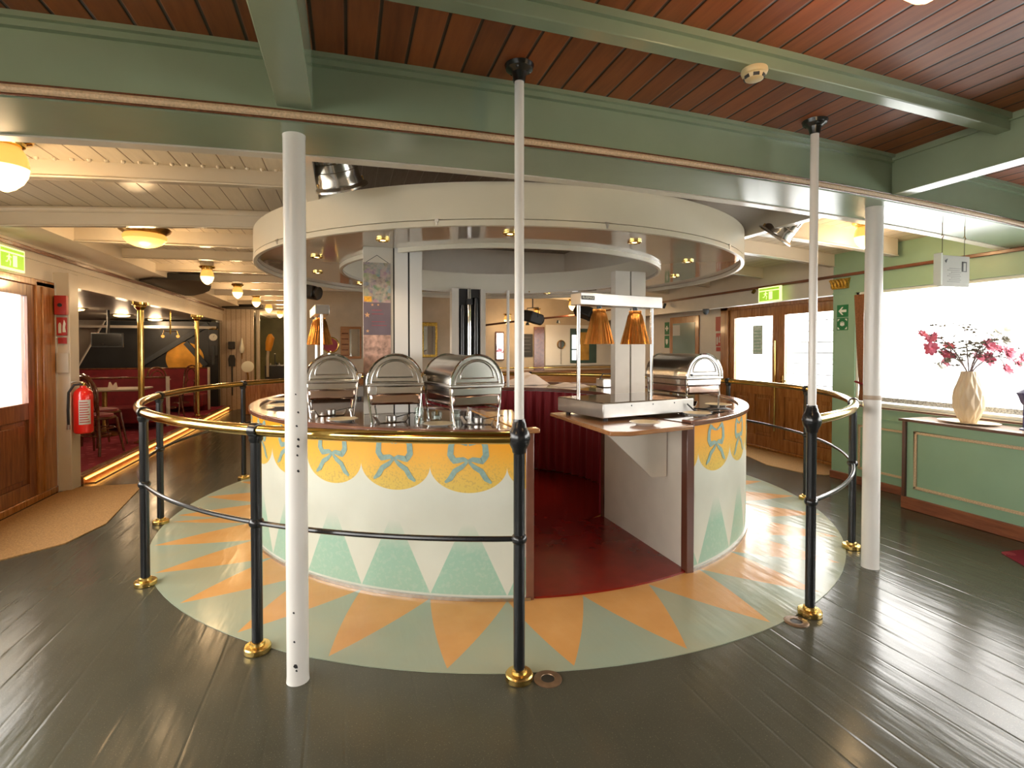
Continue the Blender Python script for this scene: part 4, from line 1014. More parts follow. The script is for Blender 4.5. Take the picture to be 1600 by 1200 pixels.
# purple-blue ornament and box cut by the picture edge
t = thing('box', 'beige gift box at the right edge of the picture on the green sideboard', 'box', (5.10, 2.60, .846)); box(-.09, .09, -.12, .055, 0, .165).build('body', 'plate', t, bevel=.004); box(-.092, -.088, -.10, .04, .02, .145).build('front_panel', mat('gold_print', (.55, .36, .10), .4, vary=.3, nscale=60), t)
t = thing('lantern', 'small dark blue lantern cut off by the right edge of the picture', 'lantern', (5.22, 2.78, .846)); MB().lathe([(.05, 0), (.05, .01), (.03, .02), (.03, .20), (.045, .22), (.06, .27), (.075, .30), (.03, .33), (0, .34)], 8).build('body', mat('dark_blue_paint', (.05, .05, .14), .4), t)
# hanging notice box
hs_ = thing('hanging_sign', 'white notice board hanging on two wires under the beam in front of the large window', 'sign', (4.31, 2.74, 0))
box(-.145, .145, .0, .035, 1.965, 2.19).build('board', 'paper', hs_, bevel=.002)
box(-.160, -.143, -.002, .05, 1.97, 2.205).build('side_cover', 'signwhite', hs_, smooth=False)
m = MB()
for k in range(8): m.box(-.09+.02*(k % 3), .04+.01*(k % 2), -.002, .0, 1.995+k*.014, 1.999+k*.014)
m.build('print_lines', mat('faint_print', (.33, .33, .31), .6, vary=0), hs_, smooth=False)
box(.062, .112, -.002, 0, 2.075, 2.15).build('small_picture', 'ink', hs_, smooth=False); box(.075, .100, -.003, -.002, 2.08, 2.14).build('picture_centre', 'paper', hs_, smooth=False)
MB().prism([(-.12, 2.15), (-.09, 2.165), (-.105, 2.135)], -.002, 0, 'y').build('emblem', 'ink', hs_, smooth=False)
for x in (-.125, .11):
    MB().tube([(x, .015, 2.19), (x, .015, 2.315)], .0022, 6).build('wire', 'iron', hs_)
    MB().tube([(x, .015, 2.315), (x+.012, .015, 2.33), (x, .015, 2.345), (x-.012, .015, 2.33), (x, .015, 2.345), (x, .015, 2.432)], .003, 6).build('hook', 'brassd', hs_)
# green escape signs on the wall end
def sign_plate(name, label, y, z, w_, h, mt, x, facing=-1, cat='sign', parent=None):
    xa, xb = sorted((x, x+facing*.004))
    return tag(box(xa, xb, y-w_/2, y+w_/2, z-h/2, z+h/2).build(name, mt, smooth=False), label, cat)
sx_ = WR-.001
s1 = sign_plate('escape_sign', 'green sign with a white arrow pointing left on the green wall end', 4.615, 1.935, .14, .14, 'greensign', sx_)
def on_wall(poly, y, z, m_, x, th=.002):  # poly in (right, up) as seen from the room, on the right wall
    return MB().prism([(y - p[0], z + p[1]) for p in poly], x-th, x, 'x')
on_wall([(-.05, 0), (-.005, .045), (.012, .045), (-.015, .014), (.05, .014), (.05, -.014), (-.015, -.014), (.012, -.045), (-.005, -.045)], 4.615, 1.935, None, sx_-.004).build('arrow', 'signwhite', s1, smooth=False)
s2 = sign_plate('assembly_sign', 'green assembly point sign with white figures below the arrow sign', 4.615, 1.785, .14, .14, 'greensign', sx_)
for (dx, dz, an) in ((-.045, .045, 0), (.045, .045, 1), (-.045, -.045, 2), (.045, -.045, 3)):
    q = [(-.014, -.014), (.014, -.014), (.014, .014), (-.014, .014)]; q.pop({0: 1, 1: 0, 2: 2, 3: 3}[an]); on_wall([(p[0]+dx, p[1]+dz) for p in q], 4.615, 1.785, None, sx_-.004).build('corner_arrow', 'signwhite', s2, smooth=False)
for dx in (-.02, -.007, .007, .02):
    h_ = .022 if abs(dx) < .01 else .016
    on_wall([(dx-.005, -h_), (dx+.005, -h_), (dx+.006, h_*.6), (dx, h_*.8), (dx-.006, h_*.6)], 4.615, 1.785, None, sx_-.004).build('figure', 'signwhite', s2, smooth=False)
    on_wall([(dx+.005*math.cos(i*PI/4), h_+.003+.005*math.sin(i*PI/4)) for i in range(8)], 4.615, 1.785, None, sx_-.004).build('head_dot', 'signwhite', s2, smooth=False)
# gilded capital
gc = thing('gilded_capital', 'gilded acanthus ornament under the rail at the green wall corner', 'ornament', (WR-.03, 4.64, 2.19))
m = MB(); m.prism([(-.10, 0), (.10, 0), (.10, .012), (.115, .10), (.125, .115), (-.125, .115), (-.115, .10), (-.10, .012)], 0, .03, 'x'); m.build('block', 'gold', gc)
for k in range(5):
    y_ = -.088+k*.044; m = MB()
    m.tube([(-.005, y_, .015), (-.018, y_-.008, .05), (-.02, y_+.002, .08), (-.03, y_+.012, .098), (-.02, y_+.014, .085)], [.014, .013, .011, .009, .006], 8); m.build('leaf_scroll', 'gold', gc)
# exit signs
def exit_sign(label, x, y, z, facing):
    t = thing('exit_sign', label, 'exit sign', (x, y, z), 0, 'lit green exit signs')
    f = facing
    box(-.015, .015, -.19, .19, -.115, .085).build('housing', 'exitw', t, bevel=.004)
    for sd in (-1, 1):
        xa, xb = sorted((sd*.0155, sd*.018))
        box(xa, xb, -.17, .17, -.095, .03).build('green_field', 'exitg', t, smooth=False)
        box(xa, xb, -.17, .17, .045, .07).build('green_band', 'exitg', t, smooth=False)
        xa, xb = sorted((sd*.018, sd*.020))
        box(xa, xb, .03*sd-.03, .03*sd+.03, -.08, .02).build('door_symbol', 'exitw', t, smooth=False)
        # running figure
        def px_(p): return [( -.06*sd + q[0]*sd, q[1]) for q in p]
        mm = MB(); mm.prism(px_([(-.012, -.02), (.010, -.02), (.016, .008), (-.006, .010)]), xa, xb, 'x'); mm.build('runner_body', 'exitw', t, smooth=False)
        mm = MB().prism(px_([(.004+.008*math.cos(i*PI/4), .018+.008*math.sin(i*PI/4)) for i in range(8)]), xa, xb, 'x'); mm.build('runner_head', 'exitw', t, smooth=False)
        for P_ in ([(-.012, -.02), (-.002, -.02), (-.022, -.05), (-.045, -.05), (-.045, -.042), (-.026, -.042)], [(.0, -.02), (.010, -.02), (.028, -.042), (.018, -.078), (.010, -.075), (.018, -.044)], [(-.006, .008), (-.006, 0), (-.03, -.008), (-.034, -.002)], [(.014, .008), (.014, 0), (.034, -.006), (.038, .002)]):
            MB().prism(px_(P_), xa, xb, 'x').build('runner_limb', 'exitw', t, smooth=False)
    return t
exit_sign('lit green exit sign under the rail above the right double doors', 5.33, 5.61, 2.235, -1)
exit_sign('lit green exit sign under the rail above the left door', -2.86, 5.81, 2.315, 1)
t = thing('wall_spot', 'small brass spotlight beside the exit sign above the right doors', 'spotlight', (5.36, 5.92, 2.30)); MB().tube([(0, 0, .01), (-.03, 0, -.03)], .022, 12).build('head', 'brassd', t)
t = thing('security_camera', 'small dark dome camera under the beige header right of the far door', 'camera', (5.40, 7.0, 2.13)); MB().lathe([(0, 0), (.05, 0), (.05, -.03), (.045, -.06), (.02, -.085), (0, -.09)], 20).build('dome', 'iron', t)
t = thing('security_camera', 'small dark camera under the rail above the food warmer', 'camera', (5.36, 8.05, 2.30)); MB().tube([(0, 0, .0), (-.02, 0, -.05), (-.06, -.05, -.07)], .022, 12).build('body', 'hose', t)
# curtain and winch by the big window
cu = thing('curtain', 'orange brown curtain gathered at the left edge of the large window', 'curtain', (WR-.01, 4.36, 0))
vs = []; fs = []; N = 40; H_ = 24
for j in range(H_+1):
    z = .93 + (2.10-.93)*j/H_; t_ = j/H_; wd = .045+.055*(abs(t_-.12)**.6)
    for i in range(N+1): vs.append((-.012*math.sin(i*PI/2.5)-.012, (i/N-.5)*wd*2 + (1-t_)*-.03, z))
for j in range(H_):
    for i in range(N): a = j*(N+1)+i; fs.append((a, a+1, a+N+2, a+N+1))
MB().add(vs, fs).build('fabric', 'curtain', cu, ang=80)
MB().tube([(-.03, -.085, 1.10), (-.03, .06, 1.14)], .012, 8).build('tie_back', 'velvet', cu)
# far right wall
dw = struct(box(5.93, 5.95, 7.88, 8.75, 0, 2.10).build('door_4', 'doorwood', bevel=.004))
box(5.925, 5.93, 7.98, 8.65, 1.0, 1.98).build('pane', mat('grey_green_glass', (.22, .30, .26), .15, vary=.03), dw, smooth=False)
nb_ = box(5.92, 5.925, 8.42, 8.64, 1.75, 1.95).build('door_notice', 'paper', dw, smooth=False)
for nm, lb, y, z, w_, h, mt_ in (('first_aid_sign', 'green first aid sign on the far right wall, upper of two', 8.87, 1.90, .15, .24, 'greensign'), ('life_jacket_sign', 'green sign with a white shield on the far right wall, lower of two', 8.87, 1.64, .15, .24, 'greensign'), ('alarm_box', 'dark red fire alarm box right of the far door', 7.385, 1.92, .13, .24, 'redsign'), ('fire_sign', 'red fire equipment sign below the dark red alarm box on the right', 7.38, 1.655, .12, .22, 'redsign'), ('fire_label', 'small red label below the red fire sign on the right', 7.38, 1.495, .11, .07, 'redsign')):
    s_ = sign_plate(nm, lb, y, z, w_, h, mt_, 5.949)
    if nm == 'first_aid_sign': on_wall([(-.05, -.018), (-.018, -.018), (-.018, -.05), (.018, -.05), (.018, -.018), (.05, -.018), (.05, .018), (.018, .018), (.018, .05), (-.018, .05), (-.018, .018), (-.05, .018)], y, z, None, 5.945).build('white_cross', 'signwhite', s_, smooth=False)
    if nm == 'life_jacket_sign': on_wall([(0, -.06), (.035, -.02), (.035, .05), (-.035, .05), (-.035, -.02)], y, z, None, 5.945).build('white_shield', 'signwhite', s_, smooth=False)
    if nm == 'fire_sign':
        on_wall([(-.04, -.08), (-.012, -.08), (-.012, .03), (-.02, .05), (-.03, .05), (-.04, .03)], y, z, None, 5.945).build('extinguisher_symbol', 'signwhite', s_, smooth=False)
        on_wall([(.008, -.05), (.045, -.05), (.035, -.01), (.042, .03), (.026, .07), (.012, .02)], y, z, None, 5.945).build('flame_symbol', 'signwhite', s_, smooth=False)

# ================================================================== LEFT SIDE THINGS
PX = -2.79; PY = 6.655
ab = thing('alarm_box', 'dark red fire alarm box on the white pillar beside the left door', 'alarm box', (-2.845, PY, 1.955)); box(-.05, .055, -.05, .0, -.10, .10).build('body', 'redsign', ab, bevel=.004); MB().tube([(0, -.055, 0), (0, -.045, 0)], .02, 14).build('button', 'hose', ab)
fs_ = tag(box(-2.895, -2.805, PY-.004, PY, 1.64, 1.83).build('fire_sign', 'redsign', smooth=False), 'red fire equipment sign with white symbols on the white pillar by the left door', 'sign')
def front_poly(poly, x, z, y, mt, nm, par): return MB().prism([(x+p[0], z+p[1]) for p in poly], y-.002, y, 'y').build(nm, mt, par, smooth=False)
front_poly([(-.03, -.07), (-.005, -.07), (-.005, .02), (-.012, .04), (-.022, .04), (-.03, .02)], -2.85, 1.735, PY-.004, 'signwhite', 'extinguisher_symbol', fs_)
front_poly([(.006, -.06), (.035, -.06), (.028, -.01), (.034, .03), (.02, .07), (.008, .01)], -2.85, 1.735, PY-.004, 'signwhite', 'flame_symbol', fs_)
tag(box(-2.885, -2.81, PY-.004, PY, 1.555, 1.62).build('fire_label', 'redsign', smooth=False), 'small red label under the red fire sign on the white pillar', 'sign')
tag(box(-2.90, -2.795, PY-.012, PY, 1.25, 1.46).build('switch_box', 'panelw', bevel=.004), 'pale metal switch cover on the white pillar below the red labels', 'switch box')
ex = thing('fire_extinguisher', 'red fire extinguisher with black hose hanging on the white pillar', 'fire extinguisher', (-2.70, 6.72, .60))
MB().lathe([(0, 0), (.07, 0), (.084, .012), (.086, .03), (.086, .40), (.080, .44), (.055, .475), (.03, .49), (.024, .51), (0, .51)], 36).build('cylinder', 'redpaint', ex)
MB().lathe([(.022, .50), (.026, .51), (.026, .54), (0, .54)], 16).build('valve', 'brass', ex)
MB().tube([(.0, 0, .54), (-.05, -.02, .555), (-.09, -.03, .545)], .010, 8).build('lever', 'steelb', ex)
MB().tube([(0, -.02, .525), (-.06, -.05, .52), (-.105, -.055, .44), (-.115, -.05, .25), (-.112, -.05, .08)], .013, 10).build('hose', 'hose', ex)
MB().tube([(-.112, -.05, .10), (-.112, -.05, .05)], .017, 10).build('nozzle', 'steelb', ex)
q = MB().sector(.0862, .0875, .10, .36, -95, -25, 20); q.build('label_sheet', 'paper', ex)
m = MB()
for k in range(9): m.sector(.0876, .0880, .12+k*.026, .130+k*.026, -90, -32-6*(k % 3), 14)
m.build('label_print', 'redsign', ex)
box(-.10, .0, .02, .10, .0, .02).build('wall_shelf', 'shelfwood', ex); ex.children[0]
# brass saloon columns
def bcol(label, x, y):
    t = thing('brass_column', label, 'column', (x, y, .10), 0, 'brass columns at the saloon edge')
    MB().lathe([(.040, .03), (.040, 2.03)], 28).build('shaft', 'brass', t)
    MB().lathe([(0, 0), (.10, 0), (.10, .012), (.06, .02), (.05, .035), (.042, .05)], 28).build('base_flange', 'brass', t)
    MB().lathe([(.042, 1.98), (.055, 2.0), (.075, 2.02), (.08, 2.05), (.11, 2.06), (.11, 2.09), (0, 2.09)], 28).build('capital', 'brass', t)
bcol('polished brass column at the saloon edge, nearer of the two', -2.95, 9.15)
bcol('polished brass column at the saloon edge, farther of the two', -2.98, 12.35)
# bentwood chairs
def chair(label, x, y, rot):
    t = thing('bentwood_chair', label, 'chair', (x, y, .10), rot, 'bentwood chairs in the saloon')
    MB().lathe([(0, .435), (.19, .435), (.20, .445), (.20, .46), (.19, .468), (0, .468)], 32).build('seat_ring', 'bent', t)
    MB().lathe([(0, .468), (.175, .468), (.17, .49), (.10, .505), (0, .508)], 32).build('seat_pad', 'velvet', t)
    for sx in (-1, 1):
        MB().tube([(sx*.15, -.13, .44), (sx*.17, -.16, .2), (sx*.19, -.19, 0)], [.016, .014, .011], 10).build('leg', 'bent', t)
    back = [(.17, .15, 0), (.165, .14, .2), (.16, .15, .45), (.18, .18, .62), (.19, .20, .78), (.15, .215, .90), (.06, .222, .955), (-.06, .222, .955), (-.15, .215, .90), (-.19, .20, .78), (-.18, .18, .62), (-.16, .15, .45), (-.165, .14, .2), (-.17, .15, 0)]
    # smooth the hoop
    P_ = [Vector(p) for p in back]; S_ = []
    for i in range(len(P_)-1):
        p0, p1, p2, p3 = P_[max(0, i-1)], P_[i], P_[i+1], P_[min(len(P_)-1, i+2)]
        for k in range(5):
            u = k/5; S_.append(.5*((2*p1)+(p2-p0)*u+(2*p0-5*p1+4*p2-p3)*u*u+(3*p1-p0-3*p2+p3)*u**3))
    S_.append(P_[-1]); MB().tube(S_, .0165, 10).build('back_hoop', 'bent', t)
    inner = [(.12*math.cos(PI*(i/16*1.5-.25)), .20, .77+.13*math.sin(PI*(i/16*1.5-.25))) for i in range(17)]
    MB().tube([(.09, .155, .47), (.12, .18, .62)]+inner+[(-.12, .18, .62), (-.09, .155, .47)], .011, 8).build('inner_hoop', 'bent', t)
    MB().tube([(.14*math.cos(2*PI*i/24), .14*math.sin(2*PI*i/24), .24) for i in range(24)], .009, 8, True).build('stretcher', 'bent', t)
    return t
def copy_chair(src, label, x, y, rot): copy_tree(src, loc=(x, y, .10), rot=rot, label=label)
c0 = chair('bentwood chair nearest the red fire extinguisher', -3.20, 8.30, R(160))
c0.scale = (1.12, 1.12, 1.08)
copy_chair(c0, 'bentwood chair behind the one beside the fire extinguisher', -3.40, 9.02, R(140))
copy_chair(c0, 'bentwood chair at the saloon table left of the near brass column', -4.1, 9.3, R(10))
copy_chair(c0, 'bentwood chair between the two brass columns near the far table', -3.35, 11.7, R(60))
copy_chair(c0, 'bentwood chair behind the far end of the brass handrail', -3.38, 12.75, R(-40))
def table(label, x, y, w_, d_, z=.76):
    t = thing('saloon_table', label, 'table', (x, y, .10), 0, 'tables in the saloon')
    box(-w_/2, w_/2, -d_/2, d_/2, z-.03, z).build('tabletop', 'tabletop', t, bevel=.01)
    MB().lathe([(.20, 0), (.21, .01), (.16, .05), (.05, .08), (.035, .12), (.035, z-.05), (.09, z-.03)], 20).build('pedestal', 'brassd', t)
    return t
table('grey beige saloon table in front of the first red bench', -3.75, 10.05, 1.15, .7)
table('saloon table by the far dark casing', -4.25, 12.75, 1.2, .6)
for i, (x, y, lb) in enumerate(((-3.95, 9.95, 'folded white napkin left of centre on the near saloon table'), (-3.60, 9.95, 'folded white napkin right of centre on the near saloon table'))):
    tag(MB().prism([(-.06, 0), (.06, 0), (.04, .10), (.0, .03), (-.04, .11)], -.03, .03, 'y').build('napkin', 'cloth', loc=(x, y, .86), smooth=False), lb, 'napkin', 'napkins on the saloon table')
def bench(label, x0, x1, y, zt):
    t = thing('red_bench', label, 'bench', ((x0+x1)/2, y, .10), 0, 'red upholstered benches')
    w_ = (x1-x0)/2
    box(-w_, w_, 0, .08, 0, zt-.13).build('backrest', 'velvet', t, bevel=.01)
    box(-w_, w_, -.01, .09, zt-.13, zt-.10).build('top_rail', 'bent', t, bevel=.006)
    box(-w_+.03, w_-.03, -.45, 0, .12, .40).build('seat', 'velvet', t, bevel=.03)
    box(w_-.02, w_+.01, -.03, .09, 0, zt-.10).build('end_panel', 'panelw', t, bevel=.004)
bench('red upholstered bench back with a pale end, nearer of the two', -5.4, -3.12, 10.95, 1.00)
bench('long red bench along the black casing, farther of the two', -5.6, -3.05, 13.6, 1.08)
# machinery casing
mc = thing('engine_casing', 'black slanted machinery casing with grey iron struts and a glowing round opening', 'machinery', (-4.3, 14.3, .10))
MB().prism([(-1.55, 0), (1.30, 0), (1.30, 2.05), (-1.0, 2.05), (-1.55, .95)], 0, .3, 'y').build('casing_plate', 'casing', mc)
MB().tube([(-1.56, -.02, .93), (-1.0, -.02, 2.05)], .02, 8).build('edge_strip', 'panelw', mc)
for p in ([(-.35, 1.0), (1.1, 2.0)], [(.62, 1.55), (1.05, 1.0)]):
    a, b = Vector((p[0][0], -.06, p[0][1])), Vector((p[1][0], -.06, p[1][1])); d = (b-a).normalized(); n_ = Vector((-d.z, 0, d.x))*.055
    MB().add([a-n_, a+n_, b+n_, b-n_, a-n_+Vector((0, .05, 0)), a+n_+Vector((0, .05, 0)), b+n_+Vector((0, .05, 0)), b-n_+Vector((0, .05, 0))], [(0, 1, 2, 3), (7, 6, 5, 4), (0, 4, 5, 1), (1, 5, 6, 2), (2, 6, 7, 3), (3, 7, 4, 0)]).build('strut', 'iron', mc)
MB().lathe([(0, 0), (.40, 0), (.40, .01), (0, .012)], 48, mtx=Matrix.Translation((.60, -.012, 1.16)) @ Matrix.Rotation(PI/2, 4, 'X')).build('brass_disc', mat('lit_bronze', (.75, .38, .06), .45, .6, vary=.3, nscale=3), mc)
gc_ = thing('pressure_gauge', 'white round pressure gauge on a dark engraved plate above the casing', 'gauge', (-3.06, 14.12, 1.78))
box(-.10, .10, .0, .03, -.45, .22).build('dark_plate', 'casing', gc_, bevel=.01); MB().lathe([(0, 0), (.085, 0), (.085, .02), (.075, .024), (0, .024)], 32, mtx=Matrix.Translation((0, 0, 0)) @ Matrix.Rotation(PI/2, 4, 'X')).build('dial', 'signwhite', gc_)
MB().tube([(0, -.026, 0), (.03, -.026, .045)], .004, 6).build('needle', 'ink', gc_); MB().lathe([(0, .24), (.10, .20), (.11, .18), (0, .18)], 24).build('cap', 'brass', gc_)
MB().tube([(0, .0, -.2), (0, 0, -.66)], .03, 10).build('stem', 'iron', gc_)
# television
tv = thing('television', 'flat black television with a grey frame hanging from the saloon ceiling', 'television', (-4.02, 10.9, 1.70)); 
tv.location = (-4.02, 10.9, 1.655)
box(-.235, .235, 0, .05, -.125, .125).build('frame', 'iron', tv, bevel=.005); box(-.22, .22, -.004, .0, -.105, .105).build('screen', 'black', tv, smooth=False)
MB().tube([(0, .03, .12), (0, .06, .25), (0, .06, .53)], .025, 8).build('ceiling_bracket', 'hose', tv)
t = thing('brass_double_lamp', 'brass ceiling rod with two small lamps between the brass columns', 'lamp', (-3.08, 11.0, 2.19)); MB().tube([(0, 0, 0), (0, 0, -.42)], .014).build('rod', 'brass', t)
for sx in (-1, 1): MB().tube([(0, 0, -.38), (sx*.10, 0, -.36), (sx*.12, 0, -.44)], .008).build('arm', 'brass', t); MB().ball((sx*.12, 0, -.46), .03, 12, 8).build('bulb', 'globe', t)
struct(box(-7.2, -3.0, 14.1, 14.16, 1.98, 2.04).build('trim_73', 'panelw'))

# ceiling hatches
for (pts, lb) in (([(-2.62, 8.62), (-1.98, 8.66), (-2.06, 9.4), (-2.24, 10.1), (-2.45, 10.6), (-2.72, 11.1), (-2.88, 11.2), (-2.88, 8.9)], 'dark half round opening under the left ceiling, nearer of the two'), ([(-2.85, 14.0), (-1.95, 13.6), (-2.0, 14.4), (-2.85, 15.2)], 'dark opening under the left ceiling, farther of the two')):
    tag(MB().prism(pts, 2.49, 2.58).build('ceiling_hatch', 'darkvoid', smooth=False), lb, 'hatch', 'dark hatches under the left ceiling')

# engine room things at the end of the aisle
t = thing('shovel', 'dark shovel hanging on the beige boarded partition', 'shovel', (-2.73, 14.46, .35)); MB().tube([(0, 0, 0), (0, 0, .75)], .016, 8).build('handle', 'hose', t); MB().prism([(-.07, .72), (.07, .72), (.08, .9), (.05, 1.0), (-.05, 1.0), (-.08, .9)], -.01, .01, 'y').build('blade', 'hose', t)
t = thing('fire_lantern', 'white glass wall lamp on the beige boarded partition', 'lamp', (-2.50, 14.44, 1.40)); MB().lathe([(.03, 0), (.05, .05), (.055, .12), (.03, .25), (.012, .36), (0, .38)], 16).build('shade', 'signwhite', t); MB().tube([(0, 0, -.15), (0, 0, 0)], .01).build('arm', 'brassd', t)
tag(box(-2.80, -2.66, 14.40, 14.5, 1.50, 1.68).build('wall_box', 'hose', bevel=.01), 'small dark wall box on the beige boarded partition', 'wall box')
t = thing('engine_gauge', 'tilted round white gauge on a bent pipe at the engine room entrance', 'gauge', (-2.28, 13.9, .55)); MB().tube([(0, 0, -.55), (0, 0, .3), (-.02, 0, .42)], .02).build('pipe', 'brassd', t); MB().lathe([(0, 0), (.13, 0), (.14, .02), (.12, .03), (0, .03)], 28, mtx=Matrix.Translation((0, -.02, .52)) @ Matrix.Rotation(R(75), 4, 'X')).build('dial', 'signwhite', t)
t = thing('engine_cabinet', 'orange brown wooden cabinet at the end of the left aisle', 'cabinet', (-1.75, 13.2, 0)); box(-.55, .35, 0, .5, 0, .78).build('body', 'doorwood', t, bevel=.01); 
for x in (-.5, -.05): box(x, x+.36, -.012, 0, .1, .7).build('door', 'doorwood', t, bevel=.006)
t = thing('engine_block', 'dark engine levers and valves in the engine room', 'machinery', (-1.75, 15.6, 0)); box(-.4, .55, 0, .8, 0, 1.05).build('bed', 'casing', t, bevel=.02)
rr = random.Random(4)
for k in range(12):
    x = -.35+k*.08; h = 1.05+rr.random()*.35; MB().tube([(x, .1+rr.random()*.4, 1.0), (x+rr.uniform(-.05, .05), .2, h)], .014).build('lever', 'steelb' if k % 3 else 'iron', t)
t = thing('speaking_tube', 'orange painted curved pipe in the engine room', 'pipe', (-2.0, 15.4, 1.15)); MB().tube([(-.05, 0, -.4), (-.05, 0, .1), (-.03, 0, .35)], .035, 12).build('lower_pipe', 'panelw', t); MB().tube([(-.03, 0, .3), (.0, 0, .5), (.03, 0, .65), (.02, 0, .75)], [.07, .10, .10, .04], 16).build('bell', mat('orange_paint', (.75, .33, .03), .4), t)
for i, x in enumerate((-2.22, -1.38)):
    tag(MB().tube([(x, 15.0, 0), (x, 15.0, 2.5)], .05 if i == 0 else .03, 12).build('engine_pipe', 'brassd' if i else 'panelw'), ('thick beige' if i == 0 else 'thin brassy') + ' vertical pipe in the engine room', 'pipe')
l = bpy.data.lights.new('engine_room_lamp', 'POINT'); l.energy = 25; l.color = (1, .75, .45); l.shadow_soft_size = .1
o = bpy.data.objects.new('engine_room_lamp', l); C.objects.link(o); o.location = (-1.9, 17, 2.3)

# things on the cross wall at the back, seen through the buffet
YB = 11.09
def bz(z): return 1.5+(z-1.5)*.853
def bx_(x): return x*.853
t = thing('wall_mirror', 'wood framed mirror on the back wall left of the poster column', 'mirror', (bx_(.08), YB, 0)); box(-.20, .20, -.03, 0, 1.30, 1.95).build('frame', 'shelfwood', t, bevel=.008); box(-.03, .17, -.034, -.03, 1.35, 1.90).build('glass', 'mirror', t, smooth=False)
for k in range(5): box(-.18, -.05, -.05, -.03, 1.36+k*.11, 1.38+k*.11).build('small_shelf', 'bent', t)
t = thing('wall_mirror', 'gold framed arched mirror on the back wall right of the poster column', 'mirror', (bx_(1.93), YB, 0)); box(-.17, .17, -.03, 0, 1.32, 2.06).build('frame', 'gold', t, bevel=.03); box(-.12, .12, -.034, -.03, 1.38, 1.98).build('glass', 'mirror', t, smooth=False)
t = thing('wall_mirror', 'tall pale arched mirror on the back wall left of the centre tube', 'mirror', (bx_(3.74), YB, 0)); box(-.10, .10, -.03, 0, 1.25, 1.88).build('frame', 'bent', t, bevel=.03); box(-.075, .075, -.034, -.03, 1.28, 1.84).build('glass', 'mirror', t, smooth=False)
t = thing('round_ornament', 'brass ring with a dark red disc behind the left food warmer lamp', 'ornament', (-.25, 8.6, 1.09)); MB().tube([(0, 0, 0), (0, 0, .38)], .012).build('stand', 'brass', t); MB().lathe([(0, 0), (.10, 0), (.105, .01), (0, .012)], 28, mtx=Matrix.Translation((0, 0, .47)) @ Matrix.Rotation(PI/2, 4, 'X')).build('red_disc', 'velvet', t); MB().tube([(.115*math.cos(2*PI*i/28), 0, .47+.115*math.sin(2*PI*i/28)) for i in range(28)], .014, 10, True).build('brass_ring', 'brass', t)
box(-.25, .25, -.15, .15, -1.09, 0).build('pedestal', 'shelfwood', t, bevel=.01)
tag(box(bx_(4.34), bx_(4.64), YB-.02, YB, bz(1.30), bz(1.89)).build('menu_board', 'hose', bevel=.003), 'dark menu board on the back wall right of the centre tube', 'board')
m = bpy.data.objects['menu_board']
for k in range(5): box(bx_(4.38), bx_(4.58)-.02*(k % 2), YB-.023, YB-.02, bz(1.42)+k*.08, bz(1.42)+.012+k*.08).build('chalk_line', 'ink', m, smooth=False)
d5 = struct(box(bx_(4.67), bx_(4.96), YB-.03, YB, 0, bz(2.08)).build('door_5', 'bent', bevel=.004))
t = thing('porthole', 'round brass porthole mirror on a stem on the pale back wall panel', 'porthole', (bx_(5.44), YB-.03, bz(1.62))); MB().lathe([(0, 0), (.085, 0), (.085, .01), (0, .01)], 32, mtx=Matrix.Rotation(PI/2, 4, 'X')).build('glass', 'mirror', t); MB().tube([(.09*math.cos(2*PI*i/28), 0, .09*math.sin(2*PI*i/28)) for i in range(28)], .013, 10, True).build('ring', 'brassd', t); MB().tube([(0, .01, -.10), (0, .01, -.45)], .012).build('stem', 'steelb', t)
struct(box(bx_(5.0), 5.94, YB-.012, YB, bz(1.06), bz(2.14)).build('trim_74', 'offwhite', smooth=False))
w5 = struct(box(bx_(5.70), bx_(6.48), YB-.03, YB-.012, bz(1.12), bz(2.05)).build('window_5', mat('dark_teal_frame', (.05, .10, .09), .4), bevel=.03))
box(bx_(5.75), bx_(5.92), YB-.035, YB-.03, bz(1.5), bz(1.88)).build('pane', glow('daylight_pane', (.85, .92, 1), .6), w5, smooth=False); box(bx_(5.75), bx_(5.92), YB-.035, YB-.03, bz(1.2), bz(1.47)).build('pane', bpy.data.materials['daylight_pane'], w5, smooth=False)
box(bx_(6.0), bx_(6.25), YB-.035, YB-.03, bz(1.2), bz(1.95)).build('curtain', mat('amber_curtain', (.45, .25, .05), .7, vary=.3), w5, smooth=False)
struct(box(2.4, 5.94, YB-.14, YB-.10, 1.07, 1.095).build('trim_75', 'brass', bevel=.01), 'brass rail along the back wall')
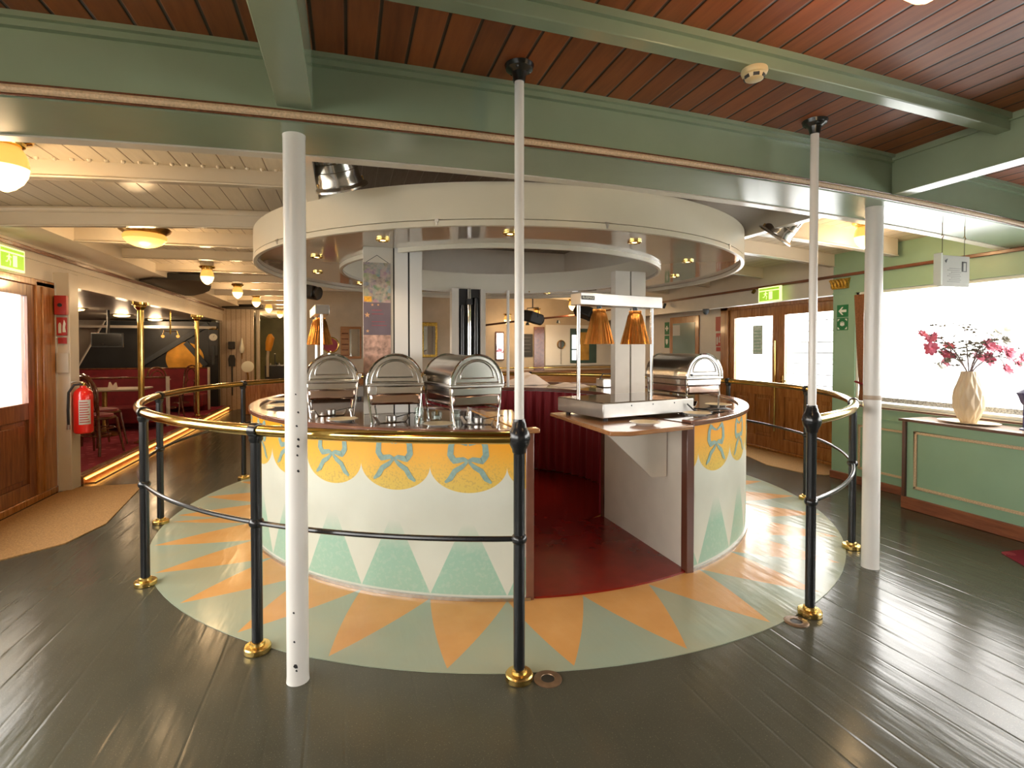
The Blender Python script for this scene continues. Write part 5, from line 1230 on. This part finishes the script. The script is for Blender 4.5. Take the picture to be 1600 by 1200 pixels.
struct(box(-.85, 5.94, YB-.04, YB, 0, 1.02).build('trim_76', 'shelfwood', smooth=False), 'brown wooden dado on the back wall')
struct(MB().tube([(2.2, 10.6, 1.92), (3.4, 10.2, 2.08), (4.9, 9.7, 2.24)], .02, 8).build('trim_77', 'brown'), 'dark track for spotlights')
def projector(label, loc, rot):
    t = thing('stage_spotlight', label, 'spotlight', loc, (0, 0, rot[2]), 'black stage spotlights')
    mt_ = Matrix.Rotation(rot[0], 4, 'X') @ Matrix.Rotation(rot[1], 4, 'Y')
    box(-.10, .10, -.16, .16, -.09, .09, mt_).build('body', 'hose', t, bevel=.02); MB().lathe([(0, 0), (.08, 0), (.09, .06), (0, .03)], 20, mtx=mt_ @ Matrix.Translation((0, -.14, 0)) @ Matrix.Rotation(PI/2, 4, 'X')).build('snout', 'hose', t)
    MB().tube([(-.12, 0, 0), (-.12, 0, .16), (.12, 0, .16), (.12, 0, 0)], .008).build('yoke', 'iron', t); MB().tube([(0, 0, .16), (0, 0, 2.74-loc[2])], .01).build('hanger', 'iron', t)
projector('black stage spotlight hanging left of the food warmer bar', (3.86, 8.2, 2.13), (R(20), R(30), R(40)))
projector('black stage spotlight hanging right of the centre tube', (2.93, 8.2, 2.02), (R(10), R(-10), R(120)))
projector('black stage spotlight above the leftmost food warmer lamp', (-.55, 8.0, 2.32), (R(10), R(10), R(60)))
for i, (x, y, z) in enumerate(((4.15, 10.05, 1.98), (3.55, 10.25, 1.94), (4.75, 9.85, 2.02))):
    l = bpy.data.lights.new('track_light', 'SPOT'); l.energy = 9; l.color = (1, .75, .45); l.spot_size = R(100); l.spot_blend = .8; l.shadow_soft_size = .04
    o = bpy.data.objects.new('track_light', l); C.objects.link(o); o.location = (x, y, z); o.rotation_euler = (R(40), 0, 0)
    t = thing('track_light', 'small spotlight on the dark track at the back, ' + ('middle', 'left', 'right')[i] + ' of three', 'spotlight', (x, y, z+.05), 0, 'small spotlights on the track'); MB().lathe([(.0, .06), (.03, .06), (.045, 0), (0, .01)], 16).build('head', 'iron', t)
